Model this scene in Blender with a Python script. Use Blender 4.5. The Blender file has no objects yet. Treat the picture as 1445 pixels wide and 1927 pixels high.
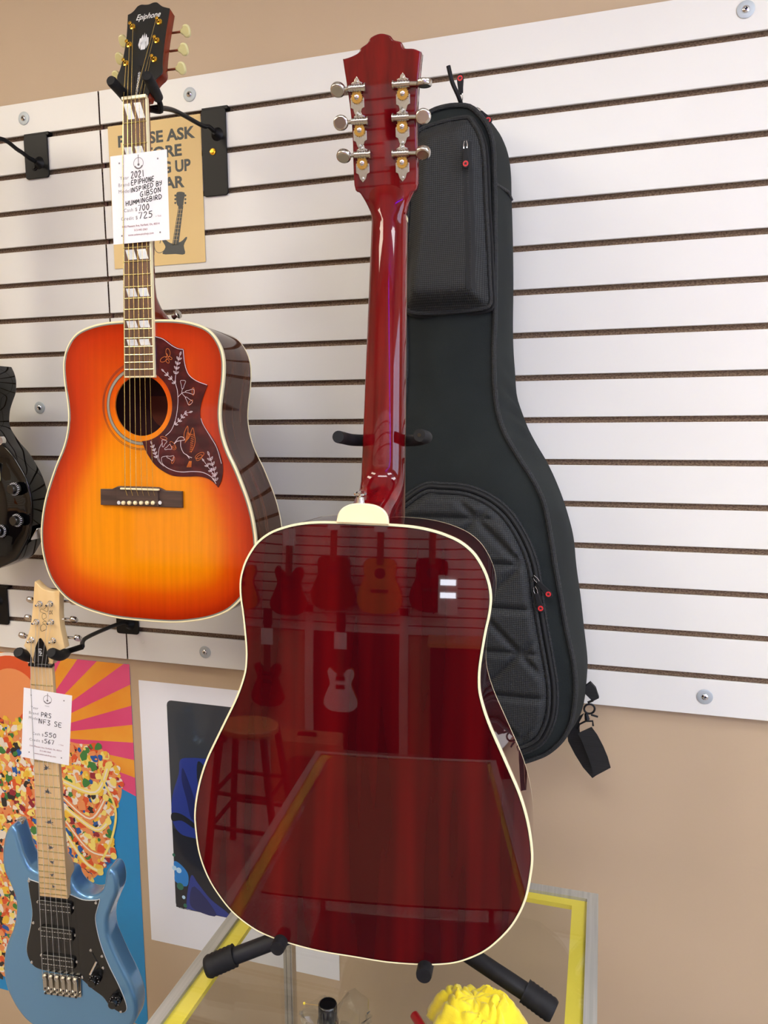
import bpy, math, random
import numpy as np
from mathutils import Matrix, Vector
from mathutils.geometry import tessellate_polygon, delaunay_2d_cdt

random.seed(7)
C = bpy.context.scene.collection
sc = bpy.context.scene

# ------------------------------------------------------------------ camera, exposure, lights
CAM = np.array([1.0153, -1.3788, 1.7389])
YAW, PITCH, ROLL, FPX = .2881, .1221, -.0079, 1384.78
def _basis():
    cy, sy, cp, sp = math.cos(YAW), math.sin(YAW), math.cos(PITCH), math.sin(PITCH)
    f = np.array([-sy*cp, cy*cp, -sp]); r = np.array([cy, sy, 0.]); u = np.cross(r, f)
    cr, sr = math.cos(ROLL), math.sin(ROLL)
    return cr*r+sr*u, -sr*r+cr*u, f
RV, UV, FV = _basis()
cd = bpy.data.cameras.new('camera'); co = bpy.data.objects.new('camera', cd); C.objects.link(co)
cd.sensor_fit = 'HORIZONTAL'; cd.sensor_width = 36; cd.lens = FPX/1445*36; cd.clip_start = .02
m = Matrix.Identity(4)
for i in range(3):
    m[i][0], m[i][1], m[i][2], m[i][3] = RV[i], UV[i], -FV[i], CAM[i]
co.matrix_world = m; sc.camera = co
sc.view_settings.view_transform = 'Standard'; sc.view_settings.look = 'None'
sc.view_settings.gamma = 1; sc.view_settings.use_curve_mapping = False
sc.view_settings.exposure = 0.0
sc.cycles.use_denoising = True
sc.cycles.max_bounces = 10; sc.cycles.transparent_max_bounces = 16
sc.cycles.caustics_reflective = False; sc.cycles.caustics_refractive = False
w = bpy.data.worlds.new('world'); sc.world = w; w.use_nodes = True
w.node_tree.nodes['Background'].inputs[0].default_value = (.8, .85, 1, 1)
w.node_tree.nodes['Background'].inputs[1].default_value = .3
LIGHT = 14.8          # ceiling troffers
WINDOW = 4.2          # shop window daylight
# troffers: x, y, warmth
TROFFERS = [(-1.05, -1.5, 1), (-1.05, -3.2, 1), (.85, -2.45, 0), (2.5, -1.3, 0), (2.5, -3.2, 0)]

def hit(px, py, P0, n):
    v = FV+(px-722.5)/FPX*RV-(py-963.5)/FPX*UV
    return CAM+v*((np.asarray(P0, float)-CAM)@n/(v@n))
def at(px, py, Y): return hit(px, py, [0, Y, 0], np.array([0, 1., 0]))
def atz(px, py, Z): return hit(px, py, [0, 0, Z], np.array([0, 0, 1.]))

# ------------------------------------------------------------------ materials
def lin(c):
    if isinstance(c, (int, float)): c = (c, c, c)
    return tuple(((v/255)/12.92 if v/255 <= .04045 else (((v/255)+.055)/1.055)**2.4) for v in c)+(1,)
MATS = {}
def mat(name, col, rough=.5, metal=0., coat=0., col2=None, scale=(30, 30, 30), detail=3, bump=0., ramp=(.35, .65),
        spec=.5, emit=None, estr=0, attr=None, sheen=0, bscale=None, crough=.03, kind='noise', ncoord='Object', alpha=1):
    if name in MATS: return MATS[name]
    if coat >= .8: spec = 0.
    m = bpy.data.materials.new(name); m.use_nodes = True; nt = m.node_tree; b = nt.nodes['Principled BSDF']
    b.inputs['Base Color'].default_value = lin(col); b.inputs['Roughness'].default_value = rough
    b.inputs['Metallic'].default_value = metal; b.inputs['Coat Weight'].default_value = coat
    b.inputs['Coat Roughness'].default_value = crough; b.inputs['Specular IOR Level'].default_value = spec
    b.inputs['Sheen Weight'].default_value = sheen; b.inputs['Alpha'].default_value = alpha
    if emit is not None:
        b.inputs['Emission Color'].default_value = lin(emit); b.inputs['Emission Strength'].default_value = estr
    N = nt.nodes.new; L = nt.links.new
    tc = N('ShaderNodeTexCoord'); mp = N('ShaderNodeMapping'); mp.inputs['Scale'].default_value = scale
    L(tc.outputs[ncoord], mp.inputs[0])
    if kind == 'noise':
        nz = N('ShaderNodeTexNoise'); nz.inputs['Scale'].default_value = 1; nz.inputs['Detail'].default_value = detail
    else:
        nz = N('ShaderNodeTexVoronoi'); nz.inputs['Scale'].default_value = 1
    L(mp.outputs[0], nz.inputs['Vector'])
    fac = nz.outputs[0] if kind == 'noise' else nz.outputs['Distance']
    if col2 is not None:
        rp = N('ShaderNodeValToRGB'); rp.color_ramp.elements[0].position = ramp[0]; rp.color_ramp.elements[1].position = ramp[1]
        rp.color_ramp.elements[0].color = lin(col); rp.color_ramp.elements[1].color = lin(col2)
        L(fac, rp.inputs[0]); L(rp.outputs[0], b.inputs['Base Color'])
    if attr:
        at_ = N('ShaderNodeAttribute'); at_.attribute_name = attr
        rp = N('ShaderNodeValToRGB'); rp.color_ramp.elements[0].position = .2; rp.color_ramp.elements[1].position = .8
        rp.color_ramp.elements[0].color = (.82, .82, .82, 1); rp.color_ramp.elements[1].color = (1, 1, 1, 1)
        L(fac, rp.inputs[0])
        mx = N('ShaderNodeMix'); mx.data_type = 'RGBA'; mx.blend_type = 'MULTIPLY'; mx.inputs[0].default_value = 1
        L(at_.outputs['Color'], mx.inputs[6]); L(rp.outputs[0], mx.inputs[7]); L(mx.outputs[2], b.inputs['Base Color'])
    if bump:
        bp = N('ShaderNodeBump'); bp.inputs['Strength'].default_value = bump; bp.inputs['Distance'].default_value = .002
        if bscale:
            mp2 = N('ShaderNodeMapping'); mp2.inputs['Scale'].default_value = bscale; L(tc.outputs[ncoord], mp2.inputs[0])
            n2 = N('ShaderNodeTexNoise') if kind == 'noise' else N('ShaderNodeTexVoronoi'); n2.inputs['Scale'].default_value = 1
            L(mp2.outputs[0], n2.inputs['Vector']); fac = n2.outputs[0]
        L(fac, bp.inputs['Height']); L(bp.outputs[0], b.inputs['Normal'])
    MATS[name] = m; return m

def weave_mat(name, c1, c2, s, rough=.7, bump=.6):
    # a small checker weave, in the object's own x / y plane
    m = bpy.data.materials.new(name); m.use_nodes = True; nt = m.node_tree; b = nt.nodes['Principled BSDF']
    N = nt.nodes.new; L = nt.links.new
    tc = N('ShaderNodeTexCoord'); mp = N('ShaderNodeMapping'); mp.inputs['Rotation'].default_value = (0, 0, math.pi/4)
    mp.inputs['Scale'].default_value = (s, s, s); L(tc.outputs['Object'], mp.inputs[0])
    sx = N('ShaderNodeSeparateXYZ'); L(mp.outputs[0], sx.inputs[0])
    outs = []
    for k in (0, 1):
        a = N('ShaderNodeMath'); a.operation = 'SINE'; L(sx.outputs[k], a.inputs[0]); outs.append(a)
    mul = N('ShaderNodeMath'); mul.operation = 'MULTIPLY'; L(outs[0].outputs[0], mul.inputs[0]); L(outs[1].outputs[0], mul.inputs[1])
    mr = N('ShaderNodeMapRange'); mr.inputs[1].default_value = -1; L(mul.outputs[0], mr.inputs[0])
    rp = N('ShaderNodeValToRGB'); rp.color_ramp.elements[0].position = .3; rp.color_ramp.elements[1].position = .9
    rp.color_ramp.elements[0].color = lin(c1); rp.color_ramp.elements[1].color = lin(c2)
    L(mr.outputs[0], rp.inputs[0]); L(rp.outputs[0], b.inputs['Base Color'])
    bp = N('ShaderNodeBump'); bp.inputs['Strength'].default_value = bump; bp.inputs['Distance'].default_value = .001
    L(mr.outputs[0], bp.inputs['Height']); L(bp.outputs[0], b.inputs['Normal'])
    b.inputs['Roughness'].default_value = rough
    MATS[name] = m; return m

def glass_mat(name, tint=(.93, .96, .94), refl=1.0, rough=.0):
    m = bpy.data.materials.new(name); m.use_nodes = True; nt = m.node_tree
    for n in list(nt.nodes):
        if n.type == 'BSDF_PRINCIPLED': nt.nodes.remove(n)
    out = [n for n in nt.nodes if n.type == 'OUTPUT_MATERIAL'][0]
    t = nt.nodes.new('ShaderNodeBsdfTransparent'); t.inputs[0].default_value = (*tint, 1)
    g = nt.nodes.new('ShaderNodeBsdfGlossy'); g.inputs['Roughness'].default_value = rough
    f = nt.nodes.new('ShaderNodeFresnel'); f.inputs[0].default_value = 1.45
    mm = nt.nodes.new('ShaderNodeMath'); mm.operation = 'MULTIPLY'; mm.inputs[1].default_value = refl
    mx = nt.nodes.new('ShaderNodeMixShader')
    ge = nt.nodes.new('ShaderNodeNewGeometry'); mr = nt.nodes.new('ShaderNodeMapRange')   # same reflection on both faces of the pane
    mr.inputs[3].default_value = 1.45; mr.inputs[4].default_value = 1/1.45
    nt.links.new(ge.outputs['Backfacing'], mr.inputs[0]); nt.links.new(mr.outputs[0], f.inputs[0])
    nt.links.new(f.outputs[0], mm.inputs[0]); nt.links.new(mm.outputs[0], mx.inputs[0])
    nt.links.new(t.outputs[0], mx.inputs[1]); nt.links.new(g.outputs[0], mx.inputs[2]); nt.links.new(mx.outputs[0], out.inputs[0])
    MATS[name] = m; return m

SLAT = mat('white_melamine', (235, 233, 226), .32, spec=.4, col2=(230, 228, 221), scale=(2, 2, 2))
MDF = mat('raw_fibreboard', (112, 90, 72), .9, col2=(172, 146, 118), scale=(260, 260, 420), detail=4, spec=.1)
TAN = mat('tan_paint', (196, 172, 142), .45, col2=(192, 168, 138), scale=(3, 3, 3), bump=.08, bscale=(120, 120, 120), spec=.35)
CEIL = mat('ceiling_white', (235, 235, 230), .9)
FLOOR = mat('grey_floor', (176, 168, 156), .6, col2=(164, 156, 146), scale=(8, 8, 8))
CHERRY = mat('cherry_lacquer', (54, 3, 8), .35, coat=1, col2=(98, 6, 10), scale=(26, 1.6, 1.6), ramp=(.42, .78), detail=2, crough=.015)
CHERRYN = mat('cherry_neck_lacquer', (86, 4, 11), .35, coat=1, col2=(128, 14, 18), scale=(70, 5, 40), ramp=(.35, .75), detail=3, crough=.02)
CREAM = mat('cream_binding', (248, 236, 190), .3, coat=.5)
CREAMD = mat('aged_cream_plastic', (222, 214, 150), .3, coat=.6)
NICKEL = mat('nickel', (200, 196, 188), .18, metal=1)
CHROME = mat('chrome', (225, 226, 228), .08, metal=1)
BRASS = mat('brass_gear', (212, 170, 90), .3, metal=1)
GOLD = mat('gold_plating', (240, 190, 70), .15, metal=1)
RUB = mat('black_rubber', (20, 20, 23), .6, spec=.25, col2=(28, 28, 30), scale=(90, 90, 90))
STEELB = mat('black_powder_coat', (14, 14, 16), .45, spec=.28)
BODYB = mat('gloss_black', (6, 7, 9), .25, coat=1, crough=.02)
BLKP = mat('black_plastic', (12, 12, 14), .22, coat=.4)
BURST = mat('sunburst_lacquer', (255, 150, 20), .32, coat=1, attr='burst', scale=(120, 5, 5), crough=.05)
ROSE = mat('rosewood_side', (48, 26, 20), .3, coat=1, col2=(96, 58, 42), scale=(5, 4, 90), ramp=(.3, .7), crough=.03)
ROSEF = mat('rosewood_board', (66, 42, 30), .5, col2=(120, 84, 60), scale=(160, 9, 9), ramp=(.3, .7))
BRIDGEM = mat('bridge_rosewood', (58, 42, 38), .45, col2=(84, 64, 56), scale=(9, 120, 9))
MAHN = mat('mahogany_neck', (92, 30, 18), .35, coat=.8, col2=(130, 48, 28), scale=(60, 4, 30))
HDBLK = mat('headstock_black', (22, 24, 24), .35, spec=.4)
PEARL = mat('pearl', (240, 240, 238), .2, coat=.7, col2=(214, 218, 222), scale=(120, 60, 60))
SILVP = mat('silver_print', (225, 225, 220), .3)
TORT = mat('tortoise', (58, 18, 24), .22, coat=.8, col2=(100, 30, 32), scale=(40, 40, 40), ramp=(.45, .8), detail=5, crough=.04)
ENGW = mat('engraved_white', (226, 205, 214), .4)
ENGO = mat('engraved_orange', (206, 104, 36), .4)
STR = mat('bronze_string', (214, 190, 120), .25, metal=1)
STRS = mat('steel_string', (224, 224, 224), .3, metal=.6)
INKK = mat('black_ink', (24, 24, 30), .6)
INKG = mat('grey_ink', (130, 126, 128), .7)
INKR = mat('rosy_ink', (150, 100, 108), .7)
PAPER = mat('white_card', (244, 243, 246), .55)
SIGNP = mat('kraft_yellow_paper', (236, 205, 142), .6)
SIGNI = mat('charcoal_print', (84, 86, 84), .6)
MAPLE = mat('maple_board', (214, 176, 122), .4, coat=.3, col2=(232, 198, 146), scale=(70, 5, 20), ramp=(.3, .7))
MAPLEH = mat('maple_headstock', (236, 198, 136), .35, coat=.5, col2=(246, 214, 158), scale=(40, 5, 20))
BLUEM = mat('metallic_blue', (108, 158, 198), .24, metal=.5, coat=1, crough=.03)
BIRD = mat('grey_inlay', (78, 80, 84), .3)
YEL = mat('yellow_foam', (240, 222, 84), .6, spec=.3)
ALU = mat('brushed_aluminium', (186, 184, 176), .4, metal=.25, col2=(170, 168, 160), scale=(200, 6, 6))
FAB = mat('charcoal_canvas', (26, 31, 31), .85, col2=(33, 38, 37), scale=(9, 9, 9), bump=.25, bscale=(900, 900, 900), spec=.25)
PIPE = weave_mat('piping_webbing', (8, 9, 10), (44, 47, 49), 2200)
MESHF = weave_mat('mesh_fabric', (5, 6, 7), (50, 53, 54), 1500)
ZIPM = mat('zip_tape', (13, 14, 15), .75)
WEB = mat('black_webbing', (12, 12, 13), .8, col2=(26, 26, 27), scale=(20, 900, 20))
RED = mat('red_rubber', (214, 40, 44), .5)
YCLOTH = mat('yellow_cloth', (246, 226, 40), .85, sheen=.4, col2=(236, 210, 30), scale=(60, 60, 60), bump=.3, bscale=(700, 700, 700))
GLASS = glass_mat('clear_glass', (.988, .992, .98), 1.0)
PLASTIC = glass_mat('clear_film', (.9, .92, .93), 1.6, .06)
TRIMW = mat('white_trim', (230, 228, 222), .4)
BROWNB = mat('brown_board', (150, 98, 66), .5, col2=(134, 84, 56), scale=(6, 3, 3))
WOODS = mat('stool_wood', (206, 150, 92), .4, coat=.3)
NATTOP = mat('natural_spruce', (206, 140, 72), .3, coat=.8)
REDTOP = mat('red_top', (140, 22, 18), .3, coat=.8)
AMPT = mat('tan_tolex', (170, 130, 90), .7)
def emis(name, col, s): return mat(name, col, .5, emit=col, estr=s)

# ------------------------------------------------------------------ mesh helpers
class MB:
    def __init__(s): s.v = []; s.f = []; s.m = []
    def add(s, vs, fs, mi=0):
        o = len(s.v); s.v += [tuple(float(q) for q in p) for p in vs]
        s.f += [[i+o for i in f] for f in fs]; s.m += [mi]*len(fs); return s
    def box(s, x0, x1, y0, y1, z0, z1, mi=0, bev=0):
        if bev:
            pts = rrect((x0+x1)/2, (y0+y1)/2, x1-x0, y1-y0, bev, 3)
            return s.prism(pts, z0, z1, mi, bev*.6)
        vs = [(x, y, z) for z in (z0, z1) for y in (y0, y1) for x in (x0, x1)]
        return s.add(vs, [(0, 2, 3, 1), (4, 5, 7, 6), (0, 1, 5, 4), (2, 6, 7, 3), (0, 4, 6, 2), (1, 3, 7, 5)], mi)
    def prism(s, pts, z0, z1, mi=0, r=0, holes=(), mside=None, seg=3, caps=(1, 1)):
        pts = ccw(pts); n = len(pts); nm = normals2(pts)
        prof = []
        if r:
            for k in range(seg+1):
                a = math.pi/2*k/seg; prof.append((r*(1-math.sin(a)), z0+r*(1-math.cos(a))))
            for k in range(seg+1):
                a = math.pi/2*k/seg; prof.append((r*(1-math.cos(a)), z1-r*(1-math.sin(a))))
        else: prof = [(0, z0), (0, z1)]
        vs = []
        for ins, z in prof:
            vs += [(p[0]-q[0]*ins, p[1]-q[1]*ins, z) for p, q in zip(pts, nm)]
        fs = []
        for k in range(len(prof)-1):
            for i in range(n):
                j = (i+1) % n; fs.append((k*n+i, k*n+j, (k+1)*n+j, (k+1)*n+i))
        s.add(vs, fs, mi if mside is None else mside)
        hs = [ccw(h)[::-1] for h in holes]
        for ci, (idx, z, flip) in enumerate(((0, z0, True), (len(prof)-1, z1, False))):
            if not caps[ci]: continue
            ring = [(v[0], v[1]) for v in vs[idx*n:(idx+1)*n]]
            loops = [[Vector((x, y, 0)) for x, y in ring]]+[[Vector((x, y, 0)) for x, y in h] for h in hs]
            allp = [p for l in loops for p in l]
            tris = tessellate_polygon(loops)
            out = []
            for t in tris:
                a, b, c = (allp[i] for i in t)
                area = (b.x-a.x)*(c.y-a.y)-(c.x-a.x)*(b.y-a.y)
                if (area < 0) != flip: t = t[::-1]
                out.append(tuple(t))
            s.add([(p.x, p.y, z) for p in allp], out, mi)
        for h in hs:
            k = len(h); vv = [(x, y, z0) for x, y in h]+[(x, y, z1) for x, y in h]
            s.add(vv, [(i, (i+1) % k, k+(i+1) % k, k+i) for i in range(k)], mi if mside is None else mside)
        return s
    def tube(s, pts, r, n=10, mi=0, cap=True, flat=1.0):
        P = [np.array(p, float) for p in pts]; m = len(P)
        rs = r if isinstance(r, (list, tuple)) else [r]*m
        up = None; vs = []
        for i in range(m):
            t = P[min(i+1, m-1)]-P[max(i-1, 0)]; t = t/(np.linalg.norm(t)+1e-12)
            if up is None:
                up = np.array([0, 0, 1.]) if abs(t[2]) < .9 else np.array([1., 0, 0])
            x = np.cross(t, up); x /= np.linalg.norm(x)+1e-12; y = np.cross(x, t); up = y
            for k in range(n):
                a = 2*math.pi*k/n; vs.append(P[i]+rs[i]*(math.cos(a)*x+flat*math.sin(a)*y))
        fs = [(i*n+k, i*n+(k+1) % n, (i+1)*n+(k+1) % n, (i+1)*n+k) for i in range(m-1) for k in range(n)]
        if cap: fs += [tuple(range(n)), tuple(range((m-1)*n, m*n))[::-1]]
        return s.add(vs, fs, mi)
    def loop(s, pts, r, n=8, mi=0):
        P = [np.array(p, float) for p in pts]; m = len(P); vs = []
        nrm = np.array([0, 0, 1.])
        for i in range(m):
            t = P[(i+1) % m]-P[i-1]; t /= np.linalg.norm(t)+1e-12
            x = np.cross(t, nrm); x /= np.linalg.norm(x)+1e-12; y = np.cross(x, t)
            for k in range(n):
                a = 2*math.pi*k/n; vs.append(P[i]+r*(math.cos(a)*x+math.sin(a)*y))
        return s.add(vs, [(i*n+k, i*n+(k+1) % n, ((i+1) % m)*n+(k+1) % n, ((i+1) % m)*n+k) for i in range(m) for k in range(n)], mi)
    def lathe(s, prof, o=(0, 0, 0), ax=(0, 0, 1), n=20, mi=0):
        o = np.array(o, float); ax = np.array(ax, float); ax /= np.linalg.norm(ax)
        t = np.array([1., 0, 0]) if abs(ax[0]) < .9 else np.array([0, 1., 0])
        x = np.cross(ax, t); x /= np.linalg.norm(x); y = np.cross(ax, x); vs = []
        for r, h in prof:
            for k in range(n):
                a = 2*math.pi*k/n; vs.append(o+ax*h+r*(math.cos(a)*x+math.sin(a)*y))
        m = len(prof); fs = [(i*n+k, i*n+(k+1) % n, (i+1)*n+(k+1) % n, (i+1)*n+k) for i in range(m-1) for k in range(n)]
        fs += [tuple(range(n))[::-1], tuple(range((m-1)*n, m*n))]
        return s.add(vs, fs, mi)
    def stroke(s, pts, wd, c, mi=0, closed=False):
        P = np.array(pts, float); m = len(P)
        if m < 2: return s
        vs = []
        for i in range(m):
            if closed: t = P[(i+1) % m]-P[i-1]
            else: t = P[min(i+1, m-1)]-P[max(i-1, 0)]
            t = t/(np.linalg.norm(t)+1e-12); q = np.array([-t[1], t[0]])
            vs += [(*(P[i]+q*wd/2), c), (*(P[i]-q*wd/2), c)]
        k = m if closed else m-1
        return s.add(vs, [(2*i, 2*i+1, 2*((i+1) % m)+1, 2*((i+1) % m)) for i in range(k)], mi)
    def poly(s, pts, c, mi=0):
        pts = ccw(pts); l = [Vector((p[0], p[1], 0)) for p in pts]
        fs = []
        for t in tessellate_polygon([l]):
            a, b, d = (l[i] for i in t)
            if (b.x-a.x)*(d.y-a.y)-(d.x-a.x)*(b.y-a.y) < 0: t = t[::-1]
            fs.append(tuple(t))
        return s.add([(p.x, p.y, c) for p in l], fs, mi)
    def text(s, txt, x, y, size, c, mi=0, align='LEFT', rot=0, sx=1, bold=0, shear=0, spacing=1):
        cu = bpy.data.curves.new('t', 'FONT'); cu.body = txt; cu.size = size; cu.align_x = align; cu.offset = bold*size
        cu.shear = shear; cu.resolution_u = 3; cu.space_character = spacing
        ob = bpy.data.objects.new('t', cu); me = bpy.data.meshes.new_from_object(ob)
        ca, sa = math.cos(rot), math.sin(rot)
        vs = [(x+ca*v.co.x*sx-sa*v.co.y, y+sa*v.co.x*sx+ca*v.co.y, c) for v in me.vertices]
        s.add(vs, [tuple(p.vertices) for p in me.polygons], mi)
        bpy.data.objects.remove(ob); bpy.data.curves.remove(cu); bpy.data.meshes.remove(me); return s
    def build(s, name, mats, parent=None, world=False, angle=32, kind=None, label=None):
        me = bpy.data.meshes.new(name)
        vs = s.v
        if world and parent is not None:
            im = parent.matrix_world.inverted(); vs = [tuple(im @ Vector(v)) for v in vs]
        me.from_pydata(vs, [], s.f)
        mats = mats if isinstance(mats, (list, tuple)) else [mats]
        for q in mats: me.materials.append(q)
        me.polygons.foreach_set('material_index', [min(i, len(mats)-1) for i in s.m])
        me.polygons.foreach_set('use_smooth', [True]*len(me.polygons)); me.validate(); me.update()
        me.set_sharp_from_angle(angle=math.radians(angle))
        o = bpy.data.objects.new(name, me); C.objects.link(o)
        if parent is not None: o.parent = parent
        if kind: o['kind'] = kind
        if label: o['label'] = label
        return o

def ccw(pts):
    a = sum(pts[i-1][0]*pts[i][1]-pts[i][0]*pts[i-1][1] for i in range(len(pts)))
    return list(pts) if a > 0 else list(pts)[::-1]
def normals2(pts):
    P = np.array([(p[0], p[1]) for p in pts], float); t = np.roll(P, -1, 0)-np.roll(P, 1, 0)
    t /= np.linalg.norm(t, axis=1)[:, None]+1e-12
    return np.stack([t[:, 1], -t[:, 0]], 1)
def rrect(cx, cy, w, h, r, seg=4):
    o = []
    for sx, sy, a0 in ((1, 1, 0), (-1, 1, 90), (-1, -1, 180), (1, -1, 270)):
        for k in range(seg+1):
            a = math.radians(a0+90*k/seg); o.append((cx+sx*(w/2-r)+r*math.cos(a), cy+sy*(h/2-r)+r*math.sin(a)))
    return o
def circ(cx, cy, r, n=24, ry=None): return [(cx+r*math.cos(2*math.pi*k/n), cy+(ry or r)*math.sin(2*math.pi*k/n)) for k in range(n)]
def spline(pts, n=8, closed=True):
    P = np.array(pts, float); m = len(P); out = []
    for i in range(m if closed else m-1):
        if closed: a, b, c, d = P[i-1], P[i], P[(i+1) % m], P[(i+2) % m]
        else: a, b, c, d = P[max(i-1, 0)], P[i], P[i+1], P[min(i+2, m-1)]
        for k in range(n):
            t = k/n; out.append(.5*((2*b)+(-a+c)*t+(2*a-5*b+4*c-d)*t*t+(-a+3*b-3*c+d)*t**3))
    if not closed: out.append(P[-1])
    return [tuple(p) for p in out]
def resample(pts, n, closed=True):
    P = np.array(pts, float)
    if closed: P = np.vstack([P, P[:1]])
    d = np.r_[0, np.cumsum(np.linalg.norm(np.diff(P, axis=0), axis=1))]
    t = np.linspace(0, d[-1], n, endpoint=not closed)
    return [tuple(np.interp(q, d, P[:, k]) for k in range(P.shape[1])) for q in t]
def inpoly(P, poly):
    poly = np.array(poly); x, y = P[:, 0], P[:, 1]; res = np.zeros(len(P), bool)
    a = poly; b = np.roll(poly, -1, 0)
    for (x0, y0), (x1, y1) in zip(a, b):
        c = ((y0 > y) != (y1 > y)) & (x < (x1-x0)*(y-y0)/(y1-y0+1e-15)+x0); res ^= c
    return res
def dist_out(P, poly):
    A = np.array(poly); B = np.roll(A, -1, 0); best = np.full(len(P), 1e9)
    for a, b in zip(A, B):
        ab = b-a; t = np.clip(((P-a)@ab)/(ab@ab+1e-15), 0, 1); best = np.minimum(best, np.linalg.norm(P-(a+t[:, None]*ab), axis=1))
    return best
def cdt(outline, step, holes=()):
    outline = ccw([(p[0], p[1]) for p in outline]); O = np.array(outline)
    gx = np.arange(O[:, 0].min(), O[:, 0].max(), step); gy = np.arange(O[:, 1].min(), O[:, 1].max(), step)
    G = np.array([(x+(.5*step if j % 2 else 0), y) for j, y in enumerate(gy) for x in gx])
    G = G[inpoly(G, O)]; G = G[dist_out(G, O) > step*.45]
    for h in holes:
        G = G[~inpoly(G, h)]; G = G[dist_out(G, h) > step*.45]
    vs = list(outline); ed = [(i, (i+1) % len(outline)) for i in range(len(outline))]
    for h in holes:
        o = len(vs); vs += list(h); ed += [(o+i, o+(i+1) % len(h)) for i in range(len(h))]
    vs += [tuple(g) for g in G]
    r = delaunay_2d_cdt([Vector(v) for v in vs], ed, [], 0, 1e-7)
    V = np.array([(v.x, v.y) for v in r[0]]); T = np.array([f for f in r[2] if len(f) == 3])
    cen = V[T].mean(1); ok = inpoly(cen, O)
    for h in holes: ok &= ~inpoly(cen, h)
    T = T[ok]; a, b, c = V[T[:, 0]], V[T[:, 1]], V[T[:, 2]]
    ar = (b[:, 0]-a[:, 0])*(c[:, 1]-a[:, 1])-(c[:, 0]-a[:, 0])*(b[:, 1]-a[:, 1])
    T[ar < 0] = T[ar < 0][:, ::-1]
    return V, [tuple(int(q) for q in t) for t in T], dist_out(V, O)

def frame_matrix(O, M):
    m = Matrix.Identity(4)
    for i in range(3):
        for j in range(3): m[i][j] = M[i][j]
        m[i][3] = O[i]
    return m
def thing(name, label, cat, loc=(0, 0, 0), mtx=None, group=None):
    o = bpy.data.objects.new(name, None); C.objects.link(o); o.empty_display_size = .05
    mw = mtx if mtx is not None else Matrix.Translation(Vector([float(q) for q in loc]))
    o.matrix_world = mw; o['label'] = label; o['category'] = cat
    if group: o['group'] = group
    bpy.context.view_layer.update(); return o
def tag(o, label, cat, group=None):
    o['label'] = label; o['category'] = cat
    if group: o['group'] = group
    return o
class Frame:
    def __init__(s, O, M): s.O = np.array(O, float); s.M = np.array(M, float)
    def loc(s, px, py, c=0.):
        P = hit(px, py, s.O+s.M[:, 2]*c, s.M[:, 2]); q = s.M.T@(P-s.O); return (float(q[0]), float(q[1]))
    def w(s, p): return s.O+s.M@np.array(p, float)
    def mtx(s): return frame_matrix(s.O, s.M)
WALLF = Frame((0, 0, 0), [[1, 0, 0], [0, 0, -1], [0, 1, 0]])     # a = x, b = z, c = out of the wall

# handwriting: strokes in a unit-high box
GL = {
'A': [[(0, 0), (.25, 1), (.5, 0)], [(.1, .4), (.42, .42)]], 'B': [[(.05, 0), (.1, 1), (.45, .85), (.4, .6), (.12, .52), (.5, .42), (.45, .08), (.05, 0)]],
'C': [[(.5, .85), (.25, 1), (.05, .5), (.2, .05), (.5, .15)]], 'D': [[(.05, 0), (.05, 1), (.45, .75), (.45, .3), (.05, 0)]],
'E': [[(.5, .95), (.1, .9), (.05, .05), (.5, .05)], [(.08, .5), (.42, .52)]], 'F': [[(.05, 0), (.08, .95), (.5, 1)], [(.08, .5), (.42, .55)]],
'G': [[(.5, .9), (.25, .95), (.03, .5), (.2, .02), (.45, .1), (.48, .45), (.3, .42)]], 'H': [[(.05, 1), (.05, 0)], [(.05, .5), (.45, .55)], [(.48, 1), (.45, 0)]],
'I': [[(.2, 1), (.2, 0)]], 'M': [[(0, 0), (.08, .9), (.28, .3), (.45, .9), (.55, 0)]], 'N': [[(.05, 0), (.08, 1), (.42, .05), (.48, 1)]],
'O': [[(.25, 1), (.03, .55), (.2, .02), (.48, .4), (.4, .9), (.22, 1)]], 'P': [[(.08, 0), (.08, 1)], [(.05, .98), (.45, .85), (.4, .5), (.08, .45)]],
'R': [[(.05, 0), (.08, 1), (.42, .82), (.35, .52), (.1, .5), (.5, 0)]], 'S': [[(.48, .9), (.2, 1), (.08, .7), (.42, .4), (.35, .05), (.02, .08)]],
'U': [[(.05, 1), (.08, .15), (.3, 0), (.45, .2), (.48, 1)]], 'W': [[(0, 1), (.12, 0), (.28, .6), (.42, 0), (.55, 1)]],
'Y': [[(.05, 1), (.1, .55), (.42, .6)], [(.45, 1), (.42, .2), (.1, 0)]],
'0': [[(.25, 1), (.03, .55), (.2, .02), (.45, .4), (.38, .9), (.22, 1)]], '1': [[(.2, 1), (.22, 0)]],
'2': [[(.05, .8), (.25, 1), (.42, .75), (.05, .03), (.5, .05)]], '3': [[(.05, .95), (.42, .95), (.2, .55), (.45, .35), (.3, 0), (.02, .08)]],
'5': [[(.50, 1), (.12, .96)], [(.12, .96), (.10, .60)], [(.10, .60), (.34, .62), (.46, .34), (.30, .04), (.02, .08)]], '6': [[(.4, 1), (.08, .45), (.15, .03), (.42, .15), (.35, .45), (.1, .38)]],
'7': [[(.02, .95), (.48, 1), (.2, 0)]]}
def hand(mb, txt, x, y, h, c, wd, mi=0, slope=0., adv=.62, width=None):
    tot = sum(.42 if ch == ' ' else .38 if ch == 'I' else adv for ch in txt)-.1
    xs = width/(tot*h) if width else 1.; cx = 0
    for ch in txt:
        if ch == ' ': cx += .42; continue
        for st in GL[ch]:
            p = spline(st, 4, False) if len(st) > 3 else st
            pts = [(x+(cx+a*.92)*h*xs, y+b*h+slope*(cx+a)*h*xs) for a, b in p]
            mb.stroke(pts, wd, c, mi)
        cx += adv if ch != 'I' else .38
    return mb

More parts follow.
